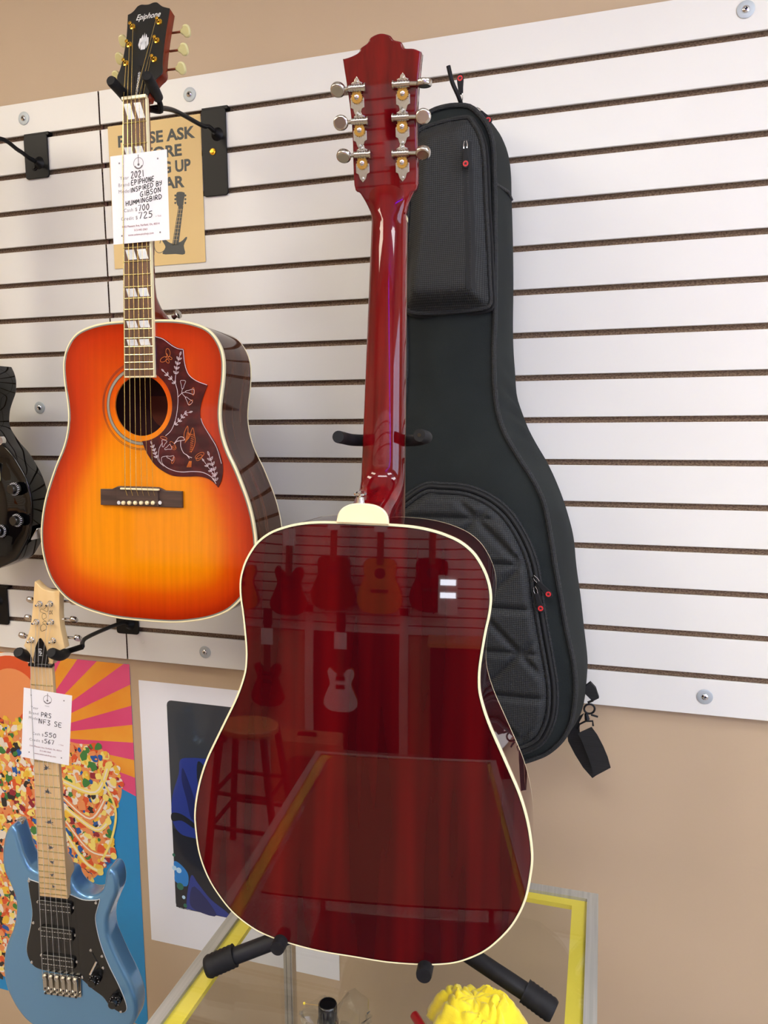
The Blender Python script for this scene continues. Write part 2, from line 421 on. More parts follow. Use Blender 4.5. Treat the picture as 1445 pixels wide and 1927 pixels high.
# ------------------------------------------------------------------ the room
ZT, ZB = 2.42, 1.2108
def quad_box(name, x0, x1, y0, y1, z0, z1, mt, label=None):
    o = MB().box(x0, x1, y0, y1, z0, z1).build(name, mt); o['kind'] = 'structure'
    if label: o['label'] = label
    return o
quad_box('floor', -2.6, 3.8, -5.0, .12, -.08, 0, FLOOR, 'grey shop floor')
quad_box('ceiling', -2.6, 3.8, -5.0, .12, 3.1, 3.18, CEIL, 'white ceiling')
quad_box('wall_back', -2.6, 3.8, .019, .12, 0, 3.1, TAN, 'tan painted wall behind the slatwall')
quad_box('wall_left', -2.7, -2.6, -5.0, .12, 0, 3.1, TAN, 'tan side wall at left')
quad_box('wall_front', -2.6, 3.8, -4.5, -4.4, 0, 3.1, TAN, 'tan wall across the shop')
# right wall with the shop window
wr = MB()
wr.box(3.8, 3.9, -5.0, .12, 0, .8).box(3.8, 3.9, -5.0, .12, 2.5, 3.1).box(3.8, 3.9, -.9, .12, .8, 2.5).box(3.8, 3.9, -5.0, -3.6, .8, 2.5)
o = wr.build('wall_right', TAN); o['kind'] = 'structure'; o['label'] = 'tan side wall with the shop window'
wf = MB()
for y in (-3.6, -2.25, -.94): wf.box(3.79, 3.86, y, y+.04, .8, 2.5)
wf.box(3.79, 3.86, -3.6, -.9, .8, .84).box(3.79, 3.86, -3.6, -.9, 2.46, 2.5)
o = wf.build('window_1', TRIMW); o['kind'] = 'structure'; o['label'] = 'white framed shop window'
o2 = MB().box(3.83, 3.84, -3.58, -.92, .82, 2.48).build('pane', emis('daylight_pane', (214, 228, 255), WINDOW), o)

# slatwall panels: fronts of the slats at y = 0, grooves cut 9 mm deep
def slat_panel(name, x0, x1, y=0., d=1, zt=ZT, rows=16, label=''):
    mb = MB(); top = .0657; pitch = .0762; g = .0105; z = zt
    def Y(v): return y+d*v
    z1 = zt
    for k in range(rows):
        z0 = zt-top-pitch*k if k < rows-1 else zt-top-pitch*(rows-2)-.0752
        if k == rows-1: z0 = ZB if zt == ZT else z0
        b = .0008
        # front face with tiny eased edges, top and bottom lips
        vs = []
        for x in (x0, x1): vs += [(x, Y(.0045), z1), (x, Y(b), z1), (x, Y(0), z1-b), (x, Y(0), z0+b), (x, Y(b), z0), (x, Y(.0045), z0)]
        mb.add(vs, [(i, i+1, i+7, i+6) for i in range(5)], 0)
        for x in (x0, x1): pass
        if k < rows-1:
            za = z0; zb = z0-g       # opening; recess runs 7 mm up behind the slat
            prof = [(.0045, za), (.0045, za+.007), (.0115, za+.007), (.0115, zb-.006), (.0045, zb-.006), (.0045, zb)]
            vs = [(x0, Y(p), q) for p, q in prof]+[(x1, Y(p), q) for p, q in prof]
            mb.add(vs, [(i, i+1, i+7, i+6) for i in range(5)], 1)
            z1 = zb
    for x in (x0, x1):
        mb.add([(x, Y(.0115), zt), (x, Y(0), zt), (x, Y(0), z0), (x, Y(.0115), z0)], [(0, 1, 2, 3)], 1) if False else None
    mb.box(x0, x1, min(Y(.0116), Y(.0185)), max(Y(.0116), Y(.0185)), z0, zt, 1)
    # top edge
    mb.add([(x0, Y(.0045), zt), (x1, Y(.0045), zt), (x1, Y(.0116), zt), (x0, Y(.0116), zt)], [(0, 1, 2, 3)], 0)
    mb.add([(x0, Y(.0045), z0), (x1, Y(.0045), z0), (x1, Y(.0116), z0), (x0, Y(.0116), z0)], [(0, 1, 2, 3)], 0)
    o = mb.build(name, [SLAT, MDF], angle=25); tag(o, label, 'slatwall panel'); o['kind'] = 'structure'; return o
slat_panel('trim_1', -1.24, -.0018, label='white slatwall panel left of the vertical seam')
slat_panel('trim_2', .0018, 2.44, label='white slatwall panel right of the vertical seam')
o = MB().box(-.0018, .0018, .006, .0185, ZB, ZT).build('trim_3', mat('seam_brown', (96, 62, 50), .8)); o['kind'] = 'structure'
FY = -4.4
slat_panel('trim_4', -2.3, 1.2, FY+.02, -1, 2.18, 16, 'white slatwall across the shop')
slat_panel('trim_5', 1.204, 3.4, FY+.02, -1, 2.18, 16, 'second white slatwall panel across the shop')

# ceiling troffers
for i, (x, y, warm) in enumerate(TROFFERS):
    t = thing('ceiling_light', '%s ceiling troffer, %s' % ('warm' if warm else 'cool white', ['over the left front', 'over the left rear', 'over the middle', 'over the right front', 'over the right rear', 'nearest the far wall'][i]), 'light', (x, y, 3.1), group='ceiling troffers')
    mb = MB()
    for a, b, c_, d in ((-.62, .62, -.33, -.3), (-.62, .62, .3, .33), (-.62, -.59, -.3, .3), (.59, .62, -.3, .3)): mb.box(a, b, c_, d, -.03, 0)
    mb.build('frame', TRIMW, t)
    MB().box(-.59, .59, -.3, .3, -.015, -.005).build('diffuser', emis('diffuser_warm' if warm else 'diffuser_cool', (255, 244, 222) if warm else (250, 252, 255), LIGHT), t)
t = thing('led_strip', 'slanted purple glowing light strip mirrored along the cherry guitar neck', 'lamp', (1.62, FY+.08, 3.02))
MB().tube([(0, 0, 0), (1.72, 0, -1.14)], .024).build('tube', emis('purple_glow', (84, 20, 255), 22), t)
MB().tube([(0, -.04, 0), (1.72, -.04, -1.14)], .012).build('bracket', TRIMW, t)

# mounting screws in the slatwall
SCREWS = [((45, 223), 'screw and washer at the top left of the slatwall, left of the seam'), ((357, 178), 'screw and washer above the black bracket by the yellow sign'),
          ((1403, 18), 'screw and washer at the top right corner of the picture'), ((75, 767), 'screw and washer between the black guitar and the sunburst guitar'),
          ((1326, 1311), 'screw and washer at lower right under the last groove'), ((386, 1227), 'screw and washer on the bottom slat under the sunburst guitar')]
for (px, py), lab in SCREWS:
    p = at(px, py, 0)
    t = thing('mounting_screw', lab, 'screw', (p[0], 0, p[2]), group='screws with washers in the slatwall')
    MB().lathe([(.0135, .0002), (.0135, .0012), (.012, .0018), (.0055, .0016)], (0, 0, 0), (0, -1, 0), 28).build('washer', mat('zinc_washer', (186, 194, 198), .55, metal=.5), t)
    mb = MB().lathe([(.0058, .0015), (.0055, .003), (.004, .0042), (.002, .0046), (.001, .0040)], (0, 0, 0), (0, -1, 0), 20)
    mb.build('screw_head', CHROME, t)
    mb = MB(); mb.box(-.003, .003, -.0049, -.0044, -.0006, .0006).box(-.0006, .0006, -.0049, -.0044, -.003, .003); mb.build('cross_slot', STEELB, t)
p = at(268, 1208, 0)
o = MB().lathe([(.004, 0), (.004, .0006), (.003, .001)], (0, 0, 0), (0, -1, 0), 14).build('screw_cap', SLAT); o.location = (p[0], 0, p[2])
tag(o, 'small white plug in the bottom slat right of the seam', 'screw cover')

# ------------------------------------------------------------------ guitar hangers
def hanger(label, X0, X1, Z0, Z1, hub, arm, prongs=None, tall=False, pr=.0095, screw=None):
    """plate on the wall, an arm to the yoke, two padded prongs (world coordinates)"""
    t = thing('guitar_hanger', label, 'guitar hanger', ((X0+X1)/2, 0, Z0), group='black guitar hangers on the slatwall')
    mb = MB()
    pts = rrect((X0+X1)/2, (Z0+Z1)/2, X1-X0, Z1-Z0, .006, 4)
    q = MB().prism(pts, .001, .0045, 0, .001); mb.add([(v[0], -v[2], v[1]) for v in q.v], [f[::-1] for f in q.f])
    mb.box(X0+.002, X1+.004, -.004, .009, Z1-.003, Z1+.003)
    mb.build('plate', STEELB, t, world=True)
    a0 = arm[0]
    mb = MB().lathe([(.013, 0), (.010, .003), (.0065, .008), (.0045, .012)], (a0[0], -.0045, a0[2]), (0, -1, 0), 20)
    mb.build('boss', STEELB, t, world=True)
    MB().tube(spline(arm, 6, False), .0042, 10).build('arm', STEELB, t, world=True)
    if screw:
        MB().lathe([(.0065, 0), (.0065, .0012), (.005, .0016)], (screw[0], -.0045, screw[1]), (0, -1, 0), 18).lathe([(.0035, .001), (.003, .004)], (screw[0], -.0045, screw[1]), (0, -1, 0), 12).build('screw', screw[2], t, world=True)
    if prongs:
        hub = np.array(hub)
        mb = MB().tube([arm[-1], hub], .0055, 10)
        for pr_ in prongs: mb.tube(spline([hub]+[np.array(p) for p in pr_[:-1]], 5, False), .0045, 8)
        mb.build('yoke', STEELB, t, world=True)
        for pr_ in prongs:
            path = spline([np.array(p) for p in pr_[-3:]], 6, False)
            o = MB().tube(path, [pr*.98]*(len(path)-1)+[pr*.85], 16).build('padded_prong', RUB, t, world=True)
    return t

# ------------------------------------------------------------------ guitar parts
def strings(mb, nutw, saddlew, b0, b1, c0, c1, rs):
    for i in range(6):
        f = (i-2.5)/5
        mb.tube([(f*nutw, b0, c0), (f*saddlew, b1, c1)], rs[i], 6, mi=0)
def star(n, r1, r2): return [((r1 if k % 2 else r2)*math.cos(math.pi*k/n), (r1 if k % 2 else r2)*math.sin(math.pi*k/n)) for k in range(2*n)]
def xf(mb, f):
    mb.v = [tuple(f(np.array(v))) for v in mb.v]; return mb

# ================================================================== 1. cherry dreadnought, back to us
RF = Frame((.7529, -.6365, 1.1193), [[.996, .0197, .0871], [.086, .048, -.9951], [-.0238, .9987, .0461]])
halfR = [(0.509, 0), (0.509, .03), (.508, .055), (.505, .076), (.5, .094), (.493, .11), (.483, .123), (.472, .1315), (.458, .139), (.443, .1435), (.43, .1447), (.415, .1435), (.398, .1405), (.38, .138), (.36, .1357), (.345, .1352), (.33, .1365), (.312, .1415), (.293, .149), (.27, .160), (.245, .172), (.22, .1835), (.195, .192), (.17, .1975), (.147, .2), (.125, .1985), (.103, .1953), (.083, .189), (.063, .179), (.042, .163), (.027, .147), (.013, .123), (.006, .1), (.002, .075), (-.001, .04), (-.001, 0)]
outR = spline([(-w_, v) for v, w_ in halfR]+[(w_, v) for v, w_ in halfR[-2:0:-1]], 5)
outR = resample(outR, 300)
g = thing('acoustic_guitar', 'cherry red acoustic guitar with its glossy back to us, on the floor stand', 'guitar', mtx=RF.mtx())
def domeR(x, y, d):
    return -.0041*(x/.2)**2-.0070*((y-.25)/.26)**2+.0030
def depthR(b): return -(.118-.018*max(0, min(1, b/.508)))
# rim: sides
mb = MB(); n = len(outR); prof = [(0, 0, -.0045), (0, 0, -.02), (0, 1, .0), (0, 2, 0)]
rows = []
for k in range(7):
    t_ = k/6; rows.append([(p[0], p[1], -.006+domeR(p[0], p[1], 0)+(depthR(p[1])+.004+.006-domeR(p[0], p[1], 0))*t_) for p in ccw(outR)])
mb.add([q for r_ in rows for q in r_], [(k*n+i, k*n+(i+1) % n, (k+1)*n+(i+1) % n, (k+1)*n+i) for k in range(6) for i in range(n)])
mb.f = [f[::-1] for f in mb.f]
mb.build('rim', mat('cherry_side_lacquer', (44, 3, 9), .3, coat=1, col2=(66, 7, 12), scale=(3, 30, 60), crough=.02), g)
# arched back plate
ins = [(p[0]-q[0]*.0022, p[1]-q[1]*.0022) for p, q in zip(ccw(outR), normals2(ccw(outR)))]
V, T, D = cdt(resample(ins, 260), .012)
Z = [domeR(x, y, d)+.0 for (x, y), d in zip(V, D)]
mb = MB().add([(x, y, z-.0) for (x, y), z in zip(V, Z)], T); mb.build('back_plate', CHERRY, g, angle=80)
# binding around the back
def ringstrip(outline, w0, c0, c1, dz=None):
    P = ccw(outline); N = normals2(P); n = len(P); mb = MB(); vs = []
    for ins_, c in ((0.0, c1), (-.0003, c1+.001), (-.0003, c0-.0006), (.0006, c0+.0003), (w0, c0+.0002)):
        vs += [(p[0]-q[0]*ins_, p[1]-q[1]*ins_, c+(dz(p[0], p[1]) if dz else 0)) for p, q in zip(P, N)]
    mb.add(vs, [(k*n+i, k*n+(i+1) % n, (k+1)*n+(i+1) % n, (k+1)*n+i) for k in range(4) for i in range(n)]); return mb
mb = ringstrip(outR, .0023, .0, -.0062, lambda x, y: domeR(x, y, 0)); mb.build('binding', CREAM, g, label='cream binding round the back')
mb = MB(); P = ccw(outR); N_ = normals2(P)
mb.stroke([(p[0]-q[0]*.0026, p[1]-q[1]*.0026) for p, q in zip(P, N_)], .0007, 0, closed=True)
mb.v = [(v[0], v[1], domeR(v[0], v[1], 0)+.0003) for v in mb.v]; mb.build('purfling', BLKP, g)
# top plate and its thin edge line
rows = [[(p[0], p[1], depthR(p[1])) for p in P], [(p[0], p[1], depthR(p[1])+.004) for p in P]]
mb = MB().add([q for r_ in rows for q in r_], [(i, (i+1) % n, n+(i+1) % n, n+i) for i in range(n)]); mb.build('front_binding', CREAM, g)
V, T, D = cdt(resample(P, 200), .03, [circ(0, .36, .05, 28)])
MB().add([(x, y, depthR(y)) for x, y in V], [t_[::-1] for t_ in T]).build('top_plate', CHERRY, g)
# neck: lofted sections along b
def sec(hw, cf, cb, p=1.0, n=22, b=0, tilt=None):
    o = [(-hw, cf-.005)] if False else []
    for k in range(n+1):
        a = math.pi*k/n; s_, c_ = math.sin(a), math.cos(a)
        o.append((-hw*math.copysign(abs(c_)**p, c_), cf+(cb-cf)*abs(s_)**p))
    return o
NUT = .867
sections = []
def nb(v):     # half width, front c, back c, power
    hw = .0215+(.0282-.0215)*(NUT-v)/.359
    cb = -.0905+.0015*(NUT-v)/.359
    cf = -.1085
    p = 1.0
    if v < .60:
        t_ = max(0, min(1, (.592-v)/.076)); t_ = t_*t_*(3-2*t_)
        cb = cb+(-.0045-cb)*t_**5; p = 1-.45*t_**2; hw = hw-.002*t_**4
    return hw, cf, cb, p
loft = []
for v in [.509, .512, .516, .521, .527, .534, .542, .551, .56, .57, .58, .59, .60, .615, .64, .68, .72, .76, .80, .83, .85, NUT-.003]:
    hw, cf, cb, p = nb(v); loft.append([(x, v, c) for x, c in sec(hw, cf, cb, p)])
TR = math.radians(14)
def hsR(x, u, h):  # headstock plane point, h towards the viewer
    return (x, NUT+u*math.cos(TR)-h*math.sin(TR)*1.0, -.098+u*math.sin(TR)+h*math.cos(TR))
for u, hw, h0, h1 in [(.003, .0213, -.009, .0068), (.009, .0222, -.0085, .0050), (.016, .0250, -.008, .0032), (.024, .0295, -.0078, .0014), (.031, .0338, -.0075, .0), (.038, .0382, -.0075, -.0010)]:
    loft.append([hsR(x-.0015*(u/.04), u, h) for x, h in sec(hw, h0, h1, .85)])
def loftmesh(loft, cap=True):
    mb = MB(); n = len(loft[0]); vs = [p for s_ in loft for p in s_]
    fs = [(k*n+i, k*n+(i+1) % n, (k+1)*n+(i+1) % n, (k+1)*n+i) for k in range(len(loft)-1) for i in range(n)]
    if cap: fs += [tuple(range(n)), tuple(range((len(loft)-1)*n, len(loft)*n))[::-1]]
    return mb.add(vs, fs)
mb = loftmesh(loft); mb.f = [f[::-1] for f in mb.f]; mb.build('neck', CHERRYN, g, angle=60)
# headstock, scalloped top
hsr = [(-.0195, .004), (-.0262, .0179), (-.0330, .0289), (-.0400, .0381), (-.0402, .0929), (-.0427, .1265), (-.0485, .1704)]
top = spline([(-.0485, .1704), (-.039, .1722), (-.0301, .1755), (-.0270, .1800), (-.0192, .1842), (-.0150, .1895), (-.0042, .1925), (.0065, .1897), (.011, .1851), (.0195, .1822), (.0224, .1764), (.033, .1750), (.0417, .1713)], 4, False)
hsl = [(.0417, .1713), (.0371, .1324), (.0355, .0998), (.0361, .0377), (.0277, .0264), (.0237, .0148), (.0215, .004)]
hs = spline(hsr, 4, False)[:-1]+top[:-1]+spline(hsl, 4, False)
mb = MB().prism(hs, -.0150, -.0008, 0, .0018); xf(mb, lambda v: hsR(v[0], v[1], v[2])); mb.build('headstock', CHERRYN, g)
mb = MB().prism(hs, -.0165, -.0151, 0, 0); xf(mb, lambda v: hsR(v[0], v[1], v[2])); mb.build('headstock_veneer', BLKP, g)
# fingerboard and nut, seen on the far side
mb = MB().add([(-.0215, NUT, -.1085), (.0215, NUT, -.1085), (-.0285, .49, -.1085), (.0285, .49, -.1085), (-.0215, NUT, -.1145), (.0215, NUT, -.1145), (-.0285, .49, -.1145), (.0285, .49, -.1145)],
              [(0, 1, 3, 2), (4, 6, 7, 5), (0, 4, 5, 1), (2, 3, 7, 6), (0, 2, 6, 4), (1, 5, 7, 3)]); mb.build('fingerboard', ROSEF, g)
MB().box(-.0215, .0215, NUT, NUT+.005, -.117, -.106).build('nut', CREAM, g)
# heel cap and strap button
cap = [(-.0295, .5085), (.0295, .5085)]+[(.0295*math.cos(math.pi*k/16)**1 if True else 0, .5085+.0215*math.sin(math.pi*k/16)**.75) for k in range(1, 16)]
cap = [(.0295*math.copysign(abs(math.cos(a))**.8, math.cos(a)), .5085+.0225*math.sin(a)**.8) for a in [math.pi*k/20 for k in range(21)]]
MB().prism(cap, -.0055, .0002, 0, .0012).build('heel_cap', CREAM, g, label='cream heel cap')
mb = MB().lathe([(.0048, 0), (.0042, .004), (.004, .007), (.007, .0095), (.0075, .0115), (.005, .013)], (-.005, .5305, -.010), (0, 1, .12), 20); mb.build('strap_button', CHROME, g)
# tuners
def tuner(x, u, side, kn):
    """plate in the headstock plane; side -1 left, +1 right; kn = turn of the button"""
    sl = .0130 if side < 0 else .0165
    def L(mb): return xf(mb, lambda v: hsR(v[0]+x, v[1]+u, v[2]-.0008))
    half = [(0, .0215), (.0022, .0190), (.0030, .0165), (.0068, .0150), (.0050, .0118), (.0056, .0095), (.0052, .0015), (.0080, -.0005), (.0080, -.0100), (.0052, -.0115), (.0036, -.0165), (.0018, -.0185), (0, -.0205)]
    pl = half+[(-a, b) for a, b in half[-2:0:-1]]
    p_ = L(MB().prism(pl, 0, .0012, 0, .0003)).build('tuner', NICKEL, g)
    q = MB()
    q.tube([(-.0095*side, .0092, .0042), (.0085*side, .0092, .0042)], .0038, 12)
    for k in range(4): q.tube([(-.005+k*.003, .0092, .0042), (-.0035+k*.003, .0092, .0042)], .0046, 12)
    q.lathe([(.0050, 0), (.0050, .0016)], (-.0095*side, .0092, .0042), (-side, 0, 0), 14)
    q.tube([(.0085*side, .0092, .0042), (sl*side, .0088, .0042)], .0024, 10)
    L(q).build('worm_shaft', NICKEL, p_)
    q = MB().prism(star(18, .0058, .0071), .0014, .0034, 0); L(q).build('gear', BRASS, p_)
    q = MB().lathe([(.0030, .0034), (.0028, .0046), (.0015, .0052)], (0, 0, 0), (0, 0, 1), 14)
    q.lathe([(.0016, .0012), (.0012, .0024)], (0, .0165, 0), (0, 0, 1), 10).lathe([(.0016, .0012), (.0012, .0024)], (0, -.0160, 0), (0, 0, 1), 10); L(q).build('screw', CHROME, p_)
    # oval button, turned about the shaft
    ov = [(sl*side+side*(.0085+.0088*math.cos(a)), .0085*math.sin(a)) for a in [2*math.pi*k/24 for k in range(24)]]
    q = MB().prism(ov, -.0036, .0036, 0, .0022)
    ca, sa = math.cos(kn), math.sin(kn)
    xf(q, lambda v: (v[0], .0088+v[1]*ca-v[2]*sa, .0042+v[1]*sa+v[2]*ca)); L(q).build('button', NICKEL, p_)
TU = [((672, 184), -1, .75), ((677, 246), -1, .12), ((682, 308), -1, .8), ((758, 177), 1, 1.45), ((757, 239), 1, .1), ((757, 306), 1, .85)]
Phs = RF.w((0, NUT, -.098)); ubR = RF.M@np.array([0, math.cos(TR), math.sin(TR)]); nbR = RF.M@np.array([0, -math.sin(TR), math.cos(TR)])
for (px, py), sd, kn in TU:
    P_ = hit(px, py, Phs, nbR)-Phs; tuner(float(RF.M[:, 0]@P_), float(ubR@P_), sd, kn)

# ================================================================== 2. floor stand on the showcase
ZC = .97
cush = []
t = thing('guitar_stand', 'black tubular tripod guitar stand on the glass showcase', 'guitar stand', (.745, -.46, ZC))
hubz = 1.075; H = np.array([.735, -.44, hubz])
def P3(px, py, Y): return at(px, py, Y)
lf = np.array([.508, -.545, ZC+.015]); rf_ = np.array([.972, -.492, ZC+.015]); bf = np.array([.745, -.235, ZC+.015])
for q, lab in ((lf, None), (rf_, None), (bf, None)):
    d = (H-q)/np.linalg.norm(H-q)
    leg = MB().tube([q+d*.02, H+np.array([0, 0, -.015])], .0115, 18).build('leg', mat('stand_tube', (26, 26, 29), .5, spec=.3, col2=(44, 41, 38), scale=(30, 30, 30), ramp=(.5, .8)), t, world=True)
    pts = []; rr = []
    for k in range(15):
        pts.append(q+d*(.042*k/14-.004)); rr.append(.0148 if k % 2 else .0156)
    MB().tube(pts, [.013]+rr[1:], 20).build('rubber_foot', RUB, leg)
    leg.children[0].data.transform(Matrix.Translation(-t.matrix_world.translation))
MB().tube([(H[0], H[1], hubz-.04), (H[0], H[1], hubz+.05)], .019, 20).build('hub', STEELB, t, world=True)
yk = RF.w((.000, .605, -.135)); yk = np.array([yk[0], yk[1], yk[2]])
MB().tube([(H[0], H[1], hubz), (yk[0], yk[1]+.02, yk[2]-.02)], .0095, 16).build('pole', STEELB, t, world=True)
# lower arms with round end caps
for (px, py), r_ in (((521, 1786), .0088), ((797, 1837), .0092)):
    e = hit(px, py, RF.w((0, 0, .010)), RF.M[:, 2]); back = e-RF.M[:, 2]*.15
    path = [e, e-RF.M[:, 2]*.003, e-RF.M[:, 2]*.1, back+np.array([.0, 0, -.012]), (back+H)/2+np.array([0, .0, -.012]), H]
    MB().tube([e, *spline(path[1:], 5, False)], [r_*.93]+[r_]*(1+5*4), 20).build('support_arm', RUB, t, world=True)
# neck yoke
bY = RF.loc(640, 822, -.125)[1]
yl = [hit(636, 822, RF.w((0, 0, -.050)), RF.M[:, 2]), hit(645, 824, RF.w((0, 0, -.075)), RF.M[:, 2]), hit(664, 828, RF.w((0, 0, -.108)), RF.M[:, 2]), hit(700, 829, RF.w((0, 0, -.127)), RF.M[:, 2]),
      hit(735, 829, RF.w((0, 0, -.130)), RF.M[:, 2]), hit(762, 829, RF.w((0, 0, -.127)), RF.M[:, 2]), hit(785, 828, RF.w((0, 0, -.108)), RF.M[:, 2]), hit(802, 823, RF.w((0, 0, -.085)), RF.M[:, 2]), hit(789, 819, RF.w((0, 0, -.060)), RF.M[:, 2])]
pth = spline(yl, 6, False); rr = [.0074]*len(pth); rr[0] = .0068
MB().tube(pth, rr, 18).build('neck_yoke', RUB, t, world=True)
d = yl[-1]-yl[-2]; d /= np.linalg.norm(d)
MB().lathe([(.0024, 0), (.0024, .0006)], yl[-1], d, 14).build('yoke_hole', BLKP, t, world=True)

# ================================================================== 3. sunburst acoustic
SF = Frame((.2754, -.2819, 2.2588), [[.9996, .0094, .0279], [.0275, .0388, -.9989], [-.0104, .9992, .0385]])
halfS = [(-.349, 0), (-.349, .032), (-.350, .058), (-.3525, .08), (-.357, .1), (-.363, .117), (-.3715, .130), (-.383, .140), (-.398, .148), (-.414, .152), (-.43, .1527), (-.45, .1515), (-.467, .149), (-.484, .1465), (-.505, .145), (-.527, .147), (-.548, .152), (-.568, .160), (-.592, .1725), (-.622, .1855), (-.648, .1955), (-.676, .203), (-.705, .2075), (-.729, .208), (-.751, .2055), (-.774, .1995), (-.796, .19), (-.815, .175), (-.832, .154), (-.845, .123), (-.8535, .086), (-.858, .05), (-.859, 0)]
outS = resample(spline([(-w_, v) for v, w_ in halfS]+[(w_, v) for v, w_ in halfS[-2:0:-1]], 5), 300); outS = ccw(outS)
g = thing('acoustic_guitar', 'orange sunburst acoustic guitar with dark red pickguard hanging on the slatwall', 'guitar', mtx=SF.mtx())
CT = -.006; n = len(outS)
def depthS(b): return CT-(.100+.018*max(0, min(1, (-b-.349)/.51)))
rows = []
for k in range(7):
    rows.append([(p[0], p[1], CT-.007+(depthS(p[1])+.004-CT+.007)*k/6) for p in outS])
mb = MB().add([q for r_ in rows for q in r_], [(k*n+i, (k+1)*n+i, (k+1)*n+(i+1) % n, k*n+(i+1) % n) for k in range(6) for i in range(n)])
mb.build('rim', ROSE, g)
hc = SF.loc(265.5, 763.5, CT); HR = .0505; hole = circ(hc[0], hc[1], HR, 48)
NS = normals2(outS)
insS = [(p[0]-q[0]*.0050, p[1]-q[1]*.0050) for p, q in zip(outS, NS)]
V, T, D = cdt(resample(insS, 260), .006, [hole])
mb = MB().add([(x, y, CT) for x, y in V], T); o = mb.build('top_plate', BURST, g, angle=80)
ca = o.data.color_attributes.new('burst', 'FLOAT_COLOR', 'POINT')
def sstep(a, b, x): t_ = np.clip((x-a)/(b-a), 0, 1); return t_*t_*(3-2*t_)
cY, cO, cR_, cD = (np.array(lin(q)[:3]) for q in ((252, 152, 8), (236, 100, 4), (196, 48, 10), (160, 32, 14)))
rng = np.random.RandomState(3)
Dd = dist_out(V, insS)
for i, ((x, y), d) in enumerate(zip(V, Dd)):
    vy = sstep(-.40, -.60, y) if False else float(np.clip((-y-.43)/.17, 0, 1)); vy = vy*vy*(3-2*vy)
    e = float(sstep(.0, .105, d))                 # 0 at the edge
    k = e*(.25+.75*vy)
    if y > -.43: k = min(k, .30)
    if k < .34: c_ = cD*(.0)+cR_*(1-k/.34)+cO*0+(cR_*.35+cO*.65)*(k/.34)
    elif k < .7: c_ = (cR_*.35+cO*.65)*(1-(k-.34)/.36)+(cO*.45+cY*.55)*((k-.34)/.36)
    else: c_ = (cO*.45+cY*.55)*(1-(k-.7)/.3)+cY*((k-.7)/.3)
    c_ = c_*(1-.28*(1-float(sstep(0, .02, d))))
    ca.data[i].color = (*c_, 1)
mb = MB().box(0, 0, 0, 0, 0, 0); mb = MB()
# soundhole edge ring
hr = [(x, y, CT) for x, y in hole]+[(x, y, CT-.003) for x, y in hole]
mb.add(hr, [(i, (i+1) % 48, 48+(i+1) % 48, 48+i) for i in range(48)]); mb.build('soundhole_edge', mat('hole_edge', (226, 120, 30), .5), g)
# inside: bottom, label and dark
V2, T2, _ = cdt(resample(outS, 120), .04)
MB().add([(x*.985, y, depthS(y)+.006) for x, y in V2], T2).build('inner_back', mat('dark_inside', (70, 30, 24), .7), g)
lc = SF.loc(307, 760, -.10)
MB().poly(circ(lc[0], lc[1], .030, 30, .042), depthS(lc[1])+.0065).build('inner_label', mat('brown_label', (120, 52, 26), .6), g)
V3, T3, _ = cdt(resample(outS, 160), .03)
MB().add([(x, y, depthS(y)) for x, y in V3], [t_[::-1] for t_ in T3]).build('back_plate', ROSE, g)
# binding layers
def bindstrip(outline, a, b, c0, ml, name, mtl, side=.0):
    P = outline; Nn = normals2(P); n = len(P); vs = []
    ring = [(a, c0), (b, c0)]
    if side: ring = [(0, c0-side), (-.0003, c0-side+.0008), (-.0003, c0-.0008), (a, c0), (b, c0)]
    for i_, c in ring: vs += [(p[0]-q[0]*i_, p[1]-q[1]*i_, c) for p, q in zip(P, Nn)]
    return MB().add(vs, [(k*n+i, k*n+(i+1) % n, (k+1)*n+(i+1) % n, (k+1)*n+i) for k in range(len(ring)-1) for i in range(n)]).build(name, mtl, g)
bindstrip(outS, .0006, .0028, CT+.0004, 0, 'binding', CREAM, .0065)
bindstrip(outS, .0027, .0050, CT+.0003, 0, 'purfling', mat('grey_purfling', (120, 122, 110), .5))
P = outS
mb = MB().add([(p[0], p[1], depthS(p[1])) for p in P]+[(p[0], p[1], depthS(p[1])+.0042) for p in P], [(i, (i+1) % n, n+(i+1) % n, n+i) for i in range(n)])
xf(mb, lambda v: v); mb.build('back_binding', CREAM, g)
# rosette
def ring2(r0, r1, c): 
    a = circ(hc[0], hc[1], r0, 64); b = circ(hc[0], hc[1], r1, 64); return MB().add([(x, y, c) for x, y in a+b], [(i, (i+1) % 64, 64+(i+1) % 64, 64+i) for i in range(64)])
mb = ring2(.0612, .0655, CT+.0004); mb.build('rosette', mat('rosette_grey', (150, 144, 128), .4), g)
mb = MB()
for a, b in ((.0604, .0612), (.0655, .0662), (.0715, .0722), (.0738, .0744)): q = ring2(a, b, CT+.0005); mb.add(q.v, q.f)
mb.build('rosette_line', INKK, g)
